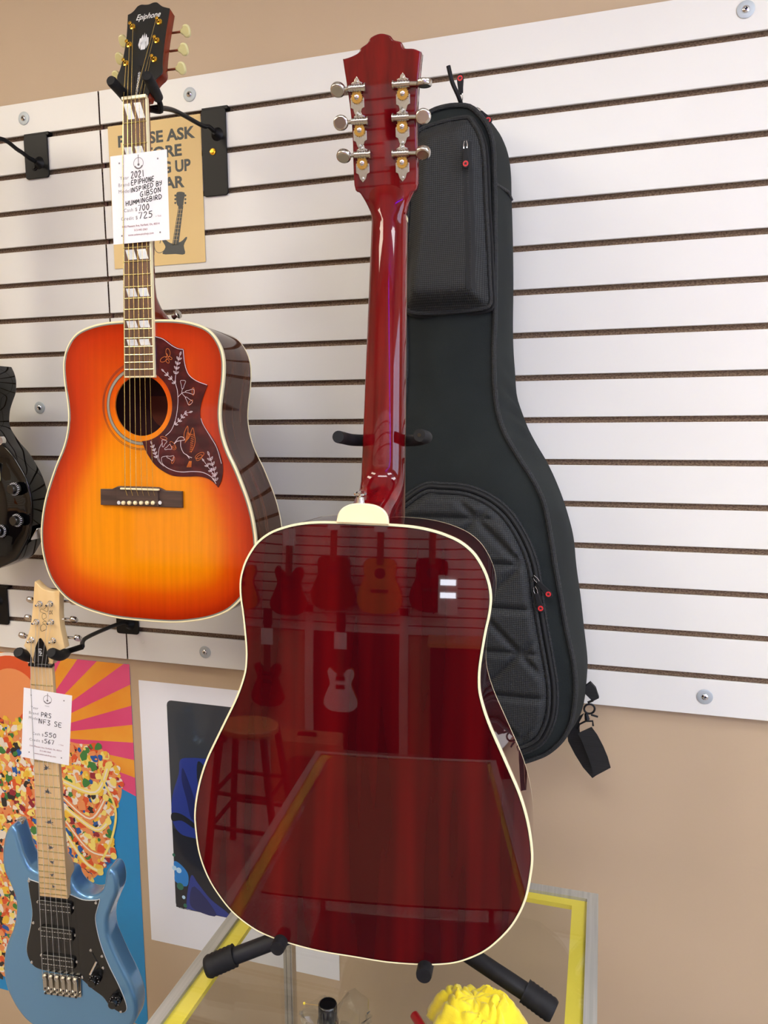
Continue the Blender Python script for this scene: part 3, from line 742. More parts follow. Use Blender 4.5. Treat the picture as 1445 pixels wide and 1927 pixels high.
# fingerboard
S_ = .62865
def fr(S, k): return S*(1-2**(-k/12))
def wS(d): return (.0432+(.0532-.0432)*d/fr(S_, 12))/2
e_ = fr(S_, 20)+.0125
def board(w, e, c0, c1, mtl, name='fingerboard'):
    mb = MB(); w0, w1 = w(0), w(e)
    mb.add([(-w0, 0, c0), (w0, 0, c0), (w1, -e, c0), (-w1, -e, c0), (-w0, 0, c1), (w0, 0, c1), (w1, -e, c1), (-w1, -e, c1)],
           [(0, 1, 2, 3), (4, 7, 6, 5), (0, 4, 5, 1), (3, 2, 6, 7), (0, 3, 7, 4), (1, 5, 6, 2)])
    return mb.build(name, mtl, g)
board(wS, e_, -.0058, 0, ROSEF)
mb = MB(); w0, w1 = wS(0), wS(e_)
for s_ in (-1, 1):
    mb.add([(s_*w0, 0, .0004), (s_*(w0-.0018), 0, .0004), (s_*(w1-.0018), -e_, .0004), (s_*w1, -e_, .0004), (s_*(w0+.0004), 0, -.0058), (s_*(w1+.0004), -e_, -.0058)], [(0, 1, 2, 3), (0, 3, 5, 4)])
mb.box(-w1, w1, -e_-.0006, -e_+.0018, -.0058, .0005); mb.build('board_binding', CREAM, g)
for k in range(1, 21):
    d = fr(S_, k); w_ = wS(d)-.001
    MB().tube([(-w_, -d, .0003), (w_, -d, .0003)], .0011, 8, flat=.9).build('fret', mat('fret_wire', (214, 206, 160), .25, metal=1), g)
for k in (1, 3, 5, 7, 9, 12, 15, 17):
    d0, d1 = fr(S_, k-1), fr(S_, k); m_ = (d0+d1)/2; hh = min(.0125, (d1-d0)*.36) if k > 1 else .0125
    w_ = wS(m_)*.76; mb = MB(); sl = hh*.62
    for x0, x1 in ((-w_, -.0012), (.0012+.001, w_+.001)):
        mb.poly([(x0-sl*.5, -m_+hh), (x1-sl*.9, -m_+hh), (x1+sl*.2, -m_-hh), (x0+sl*.6, -m_-hh)], .0004)
    mb.build('inlay', PEARL, g)
MB().box(-.0222, .0222, 0, .0052, -.006, .0035, bev=.001).build('nut', CREAM, g)
# neck behind the board and its heel
loft = []
for d, cb, p in [(0.0, -.024, 1), (.1, -.025, 1), (.2, -.0262, 1), (.29, -.0275, 1), (.31, -.034, .95), (.325, -.052, .85), (.337, -.078, .75), (.349, -.105, .7)]:
    hw = wS(d)*.985; loft.append([(x, -d, c) for x, c in sec(hw, -.0055, cb, p)])
loftmesh(loft).build('neck', MAHN, g, angle=60)
TS = math.radians(14)
def hsS(x, u, h): return (x, u*math.cos(TS)+h*math.sin(TS), -.002-u*math.sin(TS)+h*math.cos(TS))
hp = [(-.0218, .002), (-.0300, .0210), (-.0400, .0440), (-.0365, .0600), (-.0335, .0850), (-.0330, .1200), (-.0365, .1610)]
tp = spline([(-.0365, .161), (-.031, .163), (-.0255, .1672), (-.0200, .1742), (-.0130, .1765), (-.0060, .1752), (.0015, .1748), (.0090, .1768), (.0160, .1760), (.0215, .1715), (.0285, .1662), (.0415, .1610)], 4, False)
rp_ = [(.0415, .161), (.0400, .1200), (.0400, .0850), (.0415, .0600), (.0432, .0437), (.0310, .0300), (.0222, .002)]
hsp = spline(hp, 4, False)[:-1]+tp[:-1]+spline(rp_, 4, False)
mb = MB().prism(hsp, -.0165, -.001, 0, .001); xf(mb, lambda v: hsS(*v)); mb.build('headstock', MAHN, g)
mb = MB().prism(hsp, -.0009, .0006, 0, .0003); xf(mb, lambda v: hsS(*v)); mb.build('headstock_face', HDBLK, g)
mb = MB().text('Epiphone', .0030, .1478, .0150, .0009, align='CENTER', rot=.02, bold=.012, shear=.35, sx=.80); xf(mb, lambda v: hsS(*v)); mb.build('lettering', SILVP, g)
mb = MB()
for pts in ([(-.008, .112), (-.0095, .100), (-.006, .092), (-.0055, .112)], [(-.0045, .094), (-.007, .108), (-.003, .119), (-.001, .108)], [(-.004, .0905), (.004, .0905), (.0065, .103), (0, .108), (-.0065, .103)],
            [(.0045, .094), (.007, .108), (.003, .119), (.001, .108)], [(.008, .112), (.0095, .100), (.006, .092), (.0055, .112)], [(-.0022, .105), (0, .122), (.0022, .105)]):
    mb.poly([(a+.0015, b) for a, b in pts], .0010)
xf(mb, lambda v: hsS(*v)); mb.build('crown_inlay', PEARL, g)
tr = [(-.010, .006), (.010, .006), (.0125, .020), (.010, .036), (.0055, .048), (.0025, .060), (-.0005, .060), (-.0045, .048), (-.009, .036), (-.0105, .020)]
mb = MB().prism(spline(tr, 3), .0008, .0022, 0, .0004); xf(mb, lambda v: hsS(*v)); cov = mb.build('truss_cover', BLKP, g)
mb = MB().text('HUMMINGBIRD', .0045, .0075, .0055, .0026, rot=math.pi/2, bold=.02, spacing=1.1); xf(mb, lambda v: hsS(*v)); mb.build('cover_lettering', SILVP, cov)
posts = [(-.0232, .1360, -1), (-.0250, .1030, -1), (-.0262, .0690, -1), (.0262, .1375, 1), (.0262, .1035, 1), (.0262, .0690, 1)]
for x, u, sd in posts:
    q = MB().lathe([(.0052, .0006), (.0050, .002), (.0030, .0028)], (x, u, 0), (0, 0, 1), 18); q.lathe([(.0028, .002), (.0026, .0055), (.0018, .0068), (.0030, .0080), (.0030, .0098), (.002, .0105)], (x, u, 0), (0, 0, 1), 14)
    xf(q, lambda v: hsS(*v)); p_ = q.build('tuner', GOLD, g)
    q = MB().tube([(x+sd*.010, u-.002, -.0215), (x+sd*(.0275 if sd > 0 else .0235), u-.002, -.0215)], .0018, 8); q.box(x-.006, x+.006, u-.014, u+.010, -.0225, -.0166, bev=.001)
    xf(q, lambda v: hsS(*v)); q.build('shaft', mat('copper_shaft', (150, 84, 60), .3, metal=.8), p_)
    bx = x+sd*(.0265 if sd > 0 else .0225)
    ks = [(0, -.0028), (0, .0028), (.0035, .0048), (.007, .0088), (.0125, .0092), (.0165, .0062), (.0178, 0), (.0165, -.0062), (.0125, -.0092), (.007, -.0088), (.0035, -.0048)]
    q = MB().prism(spline([(sd*a, b) for a, b in ks], 3), -.0034, .0034, 0, .0022)
    tt = .75*sd; ct, st = math.cos(.7), math.sin(.7)
    xf(q, lambda v: hsS(bx+v[0], u-.002+v[1]*ct-v[2]*st, -.0215+v[1]*st+v[2]*ct)); q.build('button', CREAMD, p_)
# strings
mb = MB()
rs = [.00062, .00055, .00047, .0004, .00032, .00028]
order = [posts[2], posts[1], posts[0], posts[3], posts[4], posts[5]]
for i in range(6):
    f = (i-2.5)/5; pt = order[i]; ph = hsS(pt[0]+(.0035 if pt[2] < 0 else -.0035), pt[1], .006)
    sx_ = SF.loc(225+(299.5-225)*(.09+.82*i/5), 925, .006)
    mid = [(f*.0385, -.085, .0056 if i else .0066), (f*.0415, -.225, .0060 if i else .0068)] if i == 0 else []
    mb.tube([ph, (f*.0355, .003, .0036)]+mid+[(f*.053+.0, -S_, .0065)], rs[i], 6)
    mb.tube([(f*.053, -S_, .0065), (f*.053+.001, -S_-.0135, CT+.008)], rs[i], 6)
mb.build('string', STR, g, kind='stuff')
# bridge
BR = [(191, 921.5), (216, 921.5), (224, 913.5), (300, 911), (309, 921), (344, 922.5), (344.5, 953.5), (191.3, 951.7)]
bl = [SF.loc(*p, CT+.002) for p in BR]
ym = (bl[0][1]+bl[5][1])/2; yb = (bl[6][1]+bl[7][1])/2; x0_, x1_ = (bl[0][0]+bl[7][0])/2, (bl[5][0]+bl[6][0])/2
xc_ = (x0_+x1_)/2; hw_ = (x1_-x0_)/2; yt = bl[2][1]; xi0, xi1 = bl[2][0], bl[3][0]
bo = [(x0_, yb), (x1_, yb), (x1_, ym), (xi1+.012, ym+.0005), (xi1+.004, ym+.0040), (xi1-.001, ym+.0058), (xi0+.001, ym+.0058), (xi0-.004, ym+.0040), (xi0-.012, ym+.0005), (x0_, ym)]
MB().prism(bo, CT, CT+.005, 0, .0012).prism([(xi0-.002, yb+.001), (xi1+.002, yb+.001), (xi1, ym+.005), (xi0, ym+.005)], CT+.004, CT+.0085, 0, .0015).build('bridge', BRIDGEM, g)
MB().prism(rrect(-.0, -S_-.0015, .074, .0032, .0014), CT+.008, CT+.0118, 0, .0006).build('saddle', CREAM, g)
for i in range(6):
    q = SF.loc(233.5+i*11.1, 946.3, CT+.009)
    MB().lathe([(.003, 0), (.0036, .0015), (.0034, .004), (.002, .0055), (.0006, .0058)], (q[0], q[1], CT+.0085), (0, 0, 1), 16).build('bridge_pin', CREAM, g)
for px in (223.5, 301):
    q = SF.loc(px, 946, CT+.0086); MB().lathe([(.0032, 0), (.0032, .0003)], (q[0], q[1], CT+.0085), (0, 0, 1), 18).build('pearl_dot', PEARL, g)
# pickguard with engraved flowers, butterfly and bird
def PG(x, y): return SF.loc(260+x/6.218, 620+y/6.218, CT+.0016)
pgp = [(190, 78), (250, 88), (330, 125), (400, 180), (460, 212), (530, 228), (528, 300), (545, 400), (570, 490), (620, 560), (700, 615), (812, 648), (770, 760), (735, 870), (722, 970), (735, 1060), (790, 1160), (870, 1270), (930, 1390), (975, 1520), (990, 1640), (975, 1760), (935, 1850), (880, 1790), (800, 1740), (700, 1720), (600, 1722), (500, 1722), (400, 1710), (300, 1665), (200, 1590), (120, 1480), (70, 1380), (45, 1300)]
pl_ = []
corner = {(530, 228), (812, 648), (935, 1850)}
segs = []; cur = [pgp[0]]
for p in pgp[1:]:
    cur.append(p)
    if p in corner: segs.append(cur); cur = [p]
segs.append(cur)
for s_ in segs: pl_ += [PG(*q) for q in spline(s_, 5, False)[:-1]]
arc = []
p_a = PG(45, 1300); p_b = PG(190, 540)
a0 = math.atan2(p_a[1]-hc[1], p_a[0]-hc[0]); a1 = math.atan2(p_b[1]-hc[1], p_b[0]-hc[0])
for k in range(25):
    a = a0+(a1-a0)*k/24; arc.append((hc[0]+.0592*math.cos(a), hc[1]+.0592*math.sin(a)))
pgo = pl_+arc+[PG(190, 540)]
pg = MB().prism(pgo, CT+.0003, CT+.0016, 0, .0003).build('pickguard', TORT, g, label='dark red tortoiseshell pickguard engraved with flowers and a bird')
CE = CT+.0019
def L2(pts, wd=.0006, mb=None, mi=0, cl=False):
    q = [PG(*p) for p in (spline(pts, 5, cl) if len(pts) > 2 else pts)]; mb.stroke(q, wd, CE, mi, cl)
mb = MB()
def leaf(mb, x, y, a, L=42, w=16, mi=0):
    ca, sa = math.cos(a), math.sin(a); pts = [(0, 0), (L*.4, w*.5), (L, 0), (L*.4, -w*.5)]
    L2([(x+p*ca-q*sa, y+p*sa+q*ca) for p, q in pts], .00055, mb, mi, True); L2([(x, y), (x+L*.7*ca, y+L*.7*sa)], .0004, mb, mi)
def sprig(mb, pts, k, mi=0, L=42):
    P_ = resample(spline(pts, 6, False), k, False); L2(pts, .0006, mb, mi)
    for i in range(k-1):
        a = math.atan2(P_[i+1][1]-P_[i][1], P_[i+1][0]-P_[i][0]); leaf(mb, *P_[i], a+.8, L, L*.42, mi); leaf(mb, *P_[i], a-.8, L, L*.42, mi)
    leaf(mb, *P_[-1], a, L, L*.42, mi)
L2([(320, 1245), (380, 1190), (420, 1110), (450, 1000), (466, 850), (460, 720), (436, 620), (440, 530)], .0008, mb)
sprig(mb, [(440, 520), (460, 400), (490, 300)], 5); sprig(mb, [(430, 630), (390, 580), (300, 490)], 4, 0, 36)
sprig(mb, [(430, 1110), (490, 1060), (540, 990), (600, 970)], 5, 0, 38)
L2([(468, 790), (510, 748), (560, 730)], .0007, mb); L2([(510, 748), (518, 690)], .0006, mb); L2([(515, 750), (560, 800)], .0006, mb)
for x, y, a in ((520, 690, -1.5), (560, 728, 0), (560, 795, .9)):
    ca_, sa_ = math.cos(a), math.sin(a)
    L2([(x+p*ca_-q*sa_, y+p*sa_+q*ca_) for p, q in ((0, -8), (35, -16), (85, -30), (95, 0), (85, 30), (35, 16), (0, 8))], .0006, mb, 0, True)
sprig(mb, [(215, 1500), (190, 1420), (160, 1340)], 5, 0, 34); L2([(215, 1470), (240, 1540), (300, 1600)], .0006, mb)
L2([(275, 1580), (240, 1500), (245, 1400), (280, 1330)], .0006, mb); L2([(285, 1580), (275, 1500), (340, 1480)], .0006, mb)
for x, y, a in ((340, 1490, .25), (315, 1400, -.4), (290, 1370, -1.3)):
    ca_, sa_ = math.cos(a), math.sin(a)
    L2([(x+p*ca_-q*sa_, y+p*sa_+q*ca_) for p, q in ((0, -8), (30, -14), (70, -30), (78, 0), (70, 30), (30, 14), (0, 8))], .0006, mb, 0, True)
sprig(mb, [(905, 1770), (890, 1650), (830, 1470)], 6, 0, 46); sprig(mb, [(900, 1720), (850, 1650), (770, 1540)], 4, 0, 36)
L2([(280, 1565), (330, 1612), (420, 1652), (520, 1668), (640, 1662), (760, 1674), (860, 1728), (912, 1805)], .0009, mb)
L2([(735, 1040), (765, 1120), (850, 1262), (920, 1385), (975, 1570)], .0008, mb)
L2([(200, 84), (290, 112), (390, 185), (460, 222), (528, 236)], .0009, mb); L2([(528, 240), (545, 400), (590, 525), (680, 600), (808, 650)], .0009, mb)
# bird head, beak, breast
L2([(420, 1340), (455, 1290), (480, 1262), (520, 1258), (545, 1290), (500, 1300), (455, 1310)], .0008, mb, 0, True)
L2([(500, 1300), (500, 1370), (530, 1440), (570, 1470), (600, 1510)], .0009, mb); L2([(560, 1460), (600, 1490), (630, 1500)], .0008, mb)
mb.build('engraving', ENGW, pg)
bird = MB(); mb = bird
L2([(540, 1290), (540, 1210), (580, 1130), (585, 1200), (605, 1230), (640, 1150), (660, 1240), (668, 1300), (655, 1370), (620, 1440)], .0009, mb)
for k in range(10): L2([(662-k*3, 1220+k*22), (620-k*2, 1235+k*22)], .0008, mb)
for k in range(6): L2([(575+k*10, 1200+k*4), (548+k*8, 1330-k*10)], .0006, mb)
for k in range(5): L2([(600+k*6, 1540), (570+k*12, 1612)], .0009, mb)
bird.build('bird_engraving', ENGO, pg)
def ovals(name, L_, extra=()):
    mb = MB()
    for (x, y), r1, r2, a in L_:
        L2([(x+r1*math.cos(t_)*math.cos(a)-r2*math.sin(t_)*math.sin(a), y+r1*math.cos(t_)*math.sin(a)+r2*math.sin(t_)*math.cos(a)) for t_ in [k*math.pi/5 for k in range(10)]], .0007, mb, 0, True)
    for e in extra: L2(e, .0008, mb)
    mb.build(name, ENGO, pg)
ovals('butterfly_engraving', (((350, 270), 48, 24, 1.4), ((300, 350), 44, 26, 2.6), ((375, 335), 24, 14, .6), ((345, 370), 26, 16, 1.0)), [[(320, 330), (345, 300), (330, 280)]])
for o_ in (((645, 725), 45, 14, 1.57), ((615, 855), 38, 14, 2.2), ((300, 1270), 40, 16, .3), ((410, 1530), 42, 14, 1.9), ((720, 1475), 58, 26, 2.6), ((715, 1500), 44, 22, 2.4)): ovals('flower_engraving', (o_,))
ovals('flower_engraving', (((405, 1350), 46, 22, .9), ((420, 1385), 26, 22, .2)))
# strap button at the heel
q = SF.loc(311, 589, -.07)
MB().lathe([(.005, 0), (.004, .004), (.0038, .008), (.0075, .011), (.0075, .013), (.005, .0145)], (.0285, -.335, -.062), (1, .35, .25), 18).build('strap_button', NICKEL, g)

# ================================================================== price tags
def price_tag(frame, corners, c, label, lines, hand_lines, holes, string_x=None):
    P_ = [frame.loc(px, py, c) for px, py in corners]       # TL TR BR BL
    cx = sum(p[0] for p in P_)/4; cy = sum(p[1] for p in P_)/4
    ex = np.array(P_[1])-np.array(P_[0])+np.array(P_[2])-np.array(P_[3]); W_ = np.linalg.norm(ex)/2
    ey = np.array(P_[0])-np.array(P_[3])+np.array(P_[1])-np.array(P_[2]); H_ = np.linalg.norm(ey)/2
    a = math.atan2(ex[1], ex[0]); mt = frame.mtx() @ Matrix.Translation((cx, cy, c)) @ Matrix.Rotation(a, 4, 'Z')
    t = thing('price_tag', label, 'price tag', mtx=mt, group='shop price tags hung on guitar strings')
    MB().prism(rrect(0, 0, W_, H_, .0008, 2), -.0003, 0).build('card', PAPER, t)
    mb = MB(); z = .0002
    for hx, hy in ((-.34, .41), (.34, .41), (-.34, -.41), (.34, -.41)): mb.poly(circ(hx*W_, hy*H_, W_*.014, 12), z)
    lx = .0
    mb.stroke([(W_*.085*math.cos(k*math.pi/12)+lx, H_*.385+W_*.085*math.sin(k*math.pi/12)) for k in range(24)], W_*.008, z, 0, True)
    mb.stroke([(lx+W_*.07*math.cos(k*math.pi/8), H_*.385-W_*.01+W_*.07*math.sin(k*math.pi/8)) for k in range(-7, 0)], W_*.022, z)
    mb.stroke([(lx, H_*.385-W_*.03), (lx, H_*.385+W_*.13)], W_*.012, z); mb.poly(circ(lx, H_*.385-W_*.02, W_*.02, 12), z)
    mb.text('MUSIC', 0, H_*.385-W_*.145, W_*.032, z, align='CENTER')
    for s_, x, y, sz in lines: mb.text(s_, x*W_, y*H_, sz*W_, z, spacing=1.15)
    mb.build('printed_text', INKG, t)
    mb = MB()
    for s_, y, sz in (('5102 Pleasant Ave, Fairfield, Oh, 45014', -.32, .042), ('513-445-2563', -.37, .042), ('www.axismusicshop.com', -.42, .045)): mb.text(s_, 0, y*H_, sz*W_, z, align='CENTER', bold=.01)
    mb.text('+ TAX', .27*W_, -.235*H_, .035*W_, z); mb.build('address_text', INKR, t)
    mb = MB()
    for s_, x, y, h, sl, wd_ in hand_lines: hand(mb, s_, x*W_, y*H_, h*W_, z+.0001, W_*.0125, 0, sl, width=wd_*W_)
    mb.build('handwriting', INKK, t); return t
PR = [('Year', -.34, .222, .075), ('Brand', -.375, .145, .075), ('Model', -.375, .072, .075), ('Cash $', -.29, -.145, .075), ('Credit $', -.345, -.238, .075)]
price_tag(SF, [(209.5, 294.4), (315.7, 280.4), (317.2, 451), (211.4, 460.4)], .0058, 'white price tag reading 2021 and 700, hung on the sunburst guitar neck', PR,
          [('2021', -.14, .225, .100, .03, .25), ('EPIPHONE', -.14, .146, .080, .06, .41), ('INSPIRED BY', -.16, .064, .070, .12, .56), ('GIBSON', .01, .006, .076, .12, .37), ('HUMMINGBIRD', -.25, -.078, .072, .08, .64), ('700', -.03, -.150, .092, .03, .20), ('725', -.03, -.238, .096, .03, .25)], None)
# ================================================================== hanger of the sunburst guitar
def ws(f, pts): return [f.w(p) for p in pts]
pA = at(405, 250, -.012)
arm = [(pA[0], -.006, pA[2]), (pA[0]-.004, -.03, pA[2]+.006), at(380, 236, -.05), at(330, 209, -.14), SF.w((.012, .008, -.052))]
hanger('black guitar hanger with tall plate right of the yellow sign, holding the sunburst guitar', .237, .291, 2.188, 2.352, SF.w((0, .004, -.045)), arm,
       [[SF.w((-.020, .000, -.045)), SF.w((*SF.loc(243, 192, -.030), -.030)), SF.w((*SF.loc(229, 174, -.004), -.004)), SF.w((*SF.loc(208, 151, .026), .026))],
        [SF.w((.020, .000, -.045)), SF.w((*SF.loc(297, 183, -.030), -.030)), SF.w((*SF.loc(289, 166, -.004), -.004)), SF.w((*SF.loc(276, 142, .026), .026))]], pr=.0088,
       screw=(at(403, 287, 0)[0], at(403, 287, 0)[2], GOLD))

# ================================================================== 4. metallic blue electric
BF = Frame((.0446, -.3121, 1.3007), [[.9875, .0344, .1539], [.1547, -.0226, -.9877], [-.0305, .9992, -.0276]])
U_, _s, Vt_ = np.linalg.svd(BF.M); BF.M = U_@Vt_
g = thing('electric_guitar', 'metallic blue electric guitar with black pickguard and maple neck, lower left', 'guitar', mtx=BF.mtx())
CB = -.012
bout = [(-.030, -.425), (-.0535, -.4174), (-.0667, -.3916), (-.0742, -.3599), (-.0800, -.3400), (-.0884, -.3325), (-.1015, -.3466), (-.11, -.3745), (-.1134, -.4048), (-.1111, -.432), (-.1006, -.4583), (-.0916, -.4878), (-.0921, -.5185), (-.1013, -.5561), (-.1158, -.589), (-.1243, -.6215), (-.1273, -.6506), (-.1234, -.6848), (-.114, -.7126), (-.099, -.7397), (-.078, -.7622), (-.045, -.779), (0, -.787), (.05, -.786), (.095, -.775), (.128, -.755), (.1473, -.7297), (.1535, -.705), (.1525, -.6759), (.1424, -.643), (.1276, -.6113), (.1107, -.5715), (.1013, -.5422), (.1014, -.5063), (.1118, -.4777), (.1234, -.4465), (.1215, -.4145), (.1110, -.4022), (.1010, -.4113), (.095, -.4389), (.0864, -.4561), (.0676, -.4645), (.0467, -.4587), (.033, -.443), (.026, -.425), (0, -.42)]
bo_ = resample(spline(bout, 5), 260)
MB().prism(bo_, -.055, CB, 0, .009, seg=6).build('body', BLUEM, g, angle=50)
Z8 = lambda x, y, c=CB+.001: BF.loc(x/4.1267, 1460+y/4.1267, c)
pgb = [(218, 798), (228, 900), (245, 1000), (250, 1080), (235, 1180), (212, 1290), (208, 1360), (230, 1430), (270, 1480), (330, 1505), (450, 1530), (590, 1552), (640, 1582), (720, 1655), (800, 1715), (850, 1780), (920, 1830), (960, 1838), (985, 1810), (970, 1740), (920, 1620), (850, 1480), (790, 1330), (755, 1200), (742, 1100), (760, 1020), (775, 960), (740, 965), (640, 960), (530, 915), (310, 832), (240, 808)]
pb = spline([Z8(*p) for p in pgb], 4)
MB().prism(pb, CB, CB+.0012, 0).build('pickguard_edge', mat('white_ply', (235, 235, 232), .4), g)
NP = normals2(ccw(pb)); MB().prism([(p[0]-q[0]*.0008, p[1]-q[1]*.0008) for p, q in zip(ccw(pb), NP)], CB+.0012, CB+.0022, 0, .0003).build('pickguard', BLKP, g, label='glossy black pickguard')
for q in ([(325, 950), (548, 982), (545, 1068), (332, 1040)], [(335, 1160), (562, 1192), (560, 1270), (342, 1245)], [(345, 1375), (577, 1405), (572, 1487), (350, 1462)]):
    L_ = [Z8(*p) for p in q]; cx = sum(p[0] for p in L_)/4; cy = sum(p[1] for p in L_)/4
    pk = MB().prism(rrect(cx, cy, .070, .026, .005), CB+.001, CB+.0075, 0, .002).build('pickup', BLKP, g)
    mb = MB()
    for r_ in (-.006, .0055):
        for k in range(12): mb.box(cx-.031+k*.0054, cx-.031+k*.0054+.0034, cy+r_-.0004, cy+r_+.0004, CB+.0075, CB+.0078)
    mb.build('pole_blades', CHROME, pk)
for x, y in ((298, 975), (570, 1020), (313, 1185), (582, 1233), (325, 1388), (597, 1440), (228, 812), (748, 982), (262, 1137), (250, 1443), (708, 1350), (795, 1397), (802, 1488), (641, 1560), (941, 1826)):
    q = Z8(x, y); MB().lathe([(.0030, .002), (.0026, .0034), (.0012, .0038)], (q[0], q[1], CB), (0, 0, 1), 14).build('screw', CHROME, g)
for x, y in ((735, 1580), (893, 1745)):
    q = Z8(x, y, CB+.006)
    kb = MB().prism([(q[0]+r_*math.cos(a), q[1]+r_*math.sin(a)) for a, r_ in [(k*math.pi/24, .0118 if k % 2 else .0108) for k in range(48)]], CB+.002, CB+.009, 0, .001).prism(circ(q[0], q[1], .0085, 24), CB+.009, CB+.019, 0, .0015).build('knob', BLKP, g)
    mb = MB()
    for k in range(10):
        a = k*2*math.pi/10; mb.stroke([(q[0]+.0088*math.cos(a), q[1]+.0088*math.sin(a)), (q[0]+.0104*math.cos(a), q[1]+.0104*math.sin(a))], .0007, CB+.0092)
    mb.build('markings', PAPER, kb)
q = Z8(752, 1440); q2 = Z8(730, 1500)
MB().tube([(q[0], q[1], CB+.002), (q2[0], q2[1], CB+.016)], .0022, 10, mi=0).build('pickup_switch', CHROME, g)
mb = MB(); a_, b_ = Z8(720, 1370), Z8(775, 1480); mb.stroke([a_, b_], .0018, CB+.0026); mb.build('switch_slot', INKK, g)
# bridge
c4 = [Z8(345, 1530, CB+.008), Z8(595, 1570, CB+.008), Z8(612, 1722, CB+.004), Z8(345, 1665, CB+.004)]
bx0 = (c4[0][0]+c4[3][0])/2; bx1 = (c4[1][0]+c4[2][0])/2; bt = (c4[0][1]+c4[1][1])/2; bb_ = (c4[2][1]+c4[3][1])/2
br = MB().prism(rrect((bx0+bx1)/2+.002, (bt+bb_)/2-.004, bx1-bx0+.006, (bt-bb_), .003), CB, CB+.003, 0, .0008).box(bx0, bx1, bb_, bb_+.004, CB+.002, CB+.009).build('bridge', NICKEL, g)
for k in range(6):
    x = bx0+.003+(bx1-bx0-.006)*k/5
    sd_ = MB().box(x-.0042, x+.0042, bb_+.007, bt-.001, CB+.003, CB+.0095, bev=.001).box(x-.0042, x+.0042, bt-.008, bt-.003, CB+.009, CB+.0115, bev=.001).build('saddle', NICKEL, g)
    MB().lathe([(.0022, 0), (.0022, .0006)], (x, bb_+.0015, CB+.009), (0, 0, 1), 10).lathe([(.0018, 0), (.0018, .0006)], (x, bb_+.013, CB+.0095), (0, 0, 1), 10).build('screw_hole', INKK, sd_)
# neck
SB = .635
def wB(d): return (.0425+(.0565-.0425)*d/fr(SB, 22))/2
eb = fr(SB, 22)+.007
mb = board(wB, eb, -.0058, 0, MAPLE)
loft = []
for d, cb, p in [(0.0, -.020, 1), (.1, -.021, 1), (.2, -.022, 1), (.33, -.0235, 1), (.38, -.026, .9), (.40, -.040, .7), (.43, -.048, .6), (eb-.002, -.048, .55)]:
    hw = wB(d)*.985; loft.append([(x, -d, c) for x, c in sec(hw, -.0055, cb, p)])
loftmesh(loft).build('neck', MAPLE, g, angle=60)
for k in range(1, 23):
    d = fr(SB, k); w_ = wB(d)-.0005
    MB().tube([(-w_, -d, .0003), (w_, -d, .0003)], .0011, 8, flat=.9).build('fret', mat('fret_wire', (214, 206, 160), .25, metal=1), g)
birdp = [(-.5, .35), (-.15, .15), (-.05, .4), (.08, .2), (.5, .3), (.2, .05), (.28, -.1), (.12, -.15), (.15, -.5), (.0, -.25), (-.15, -.15), (-.1, .0)]
for i, k in enumerate((3, 5, 7, 9, 12, 15, 17, 19, 21)):
    d0, d1 = fr(SB, k-1), fr(SB, k); m_ = (d0+d1)/2; s_ = min(.0155, (d1-d0)*.85); rt = i*1.1
    s2 = s_*(1.25 if k == 12 else 1)
    MB().poly([((a*math.cos(rt*.3)-b*math.sin(rt*.3))*s2*1.1*(1 if i % 2 else -1), (a*math.sin(rt*.3)+b*math.cos(rt*.3))*s_-m_) for a, b in birdp], .0004).build('inlay', BIRD, g)
MB().box(-.0232, .0232, .000, .0055, -.006, .0035, bev=.001).build('nut', BLKP, g)
hb = [(-.0205, .004), (-.0190, .0150), (-.0334, .0362), (-.0270, .050), (-.0215, .0640), (-.0160, .0849), (-.0110, .1146), (-.0060, .1536), (-.0045, .1580)]
hb2 = spline([(-.0045, .158), (.0010, .1530), (.0075, .1470), (.0151, .1432), (.024, .1415), (.0340, .1425), (.0423, .145)], 4, False)
hb3 = [(.0423, .145), (.0395, .1076), (.0398, .0783), (.0428, .0589), (.0468, .0365), (.0374, .0319), (.0267, .0203), (.0212, .004)]
hbo = spline(hb[:3], 4, False)[:-1]+spline(hb[2:], 4, False)[:-1]+hb2[:-1]+spline(hb3[:5], 4, False)[:-1]+spline(hb3[4:], 4, False)
MB().prism(hbo, -.018, -.0025, 0, .0008).build('headstock', MAPLEH, g)
cv = spline([(-.0135, .006), (.0125, .006), (.0130, .020), (.0110, .034), (.0065, .046), (.0005, .0535), (-.0050, .046), (-.0100, .034), (-.0135, .020)], 3)
cov = MB().prism(cv, -.0024, -.0008, 0, .0004).build('truss_cover', BLKP, g)
MB().text('NF3', .0028, .0195, .0085, -.0005, rot=math.pi/2, bold=.012).build('cover_lettering', SILVP, cov)
mb = MB().text('SE', .0262, .0985, .0095, -.0022, rot=math.pi/2, bold=.0)
sg = [(.0095, .069), (.0035, .066), (.0015, .073), (.007, .0795), (.013, .076), (.012, .070), (.006, .067)]
mb.stroke(spline(sg, 5, False), .0006, -.0022); mb.stroke(spline([(.012, .0795), (.006, .082), (.012, .086), (.0135, .081)], 5, False), .0006, -.0022)
mb.stroke(spline([(.0135, .084), (.0065, .090), (.0065, .098), (.012, .1), (.014, .093), (.008, .089)], 5, False), .0006, -.0022)
mb.stroke(spline([(.0135, .099), (.003, .103), (.006, .108), (.016, .1035), (.018, .112), (.012, .114)], 5, False), .0006, -.0022); mb.stroke([(.010, .108), (.019, .1155)], .0006, -.0022)
mb.build('signature', INKK, g)
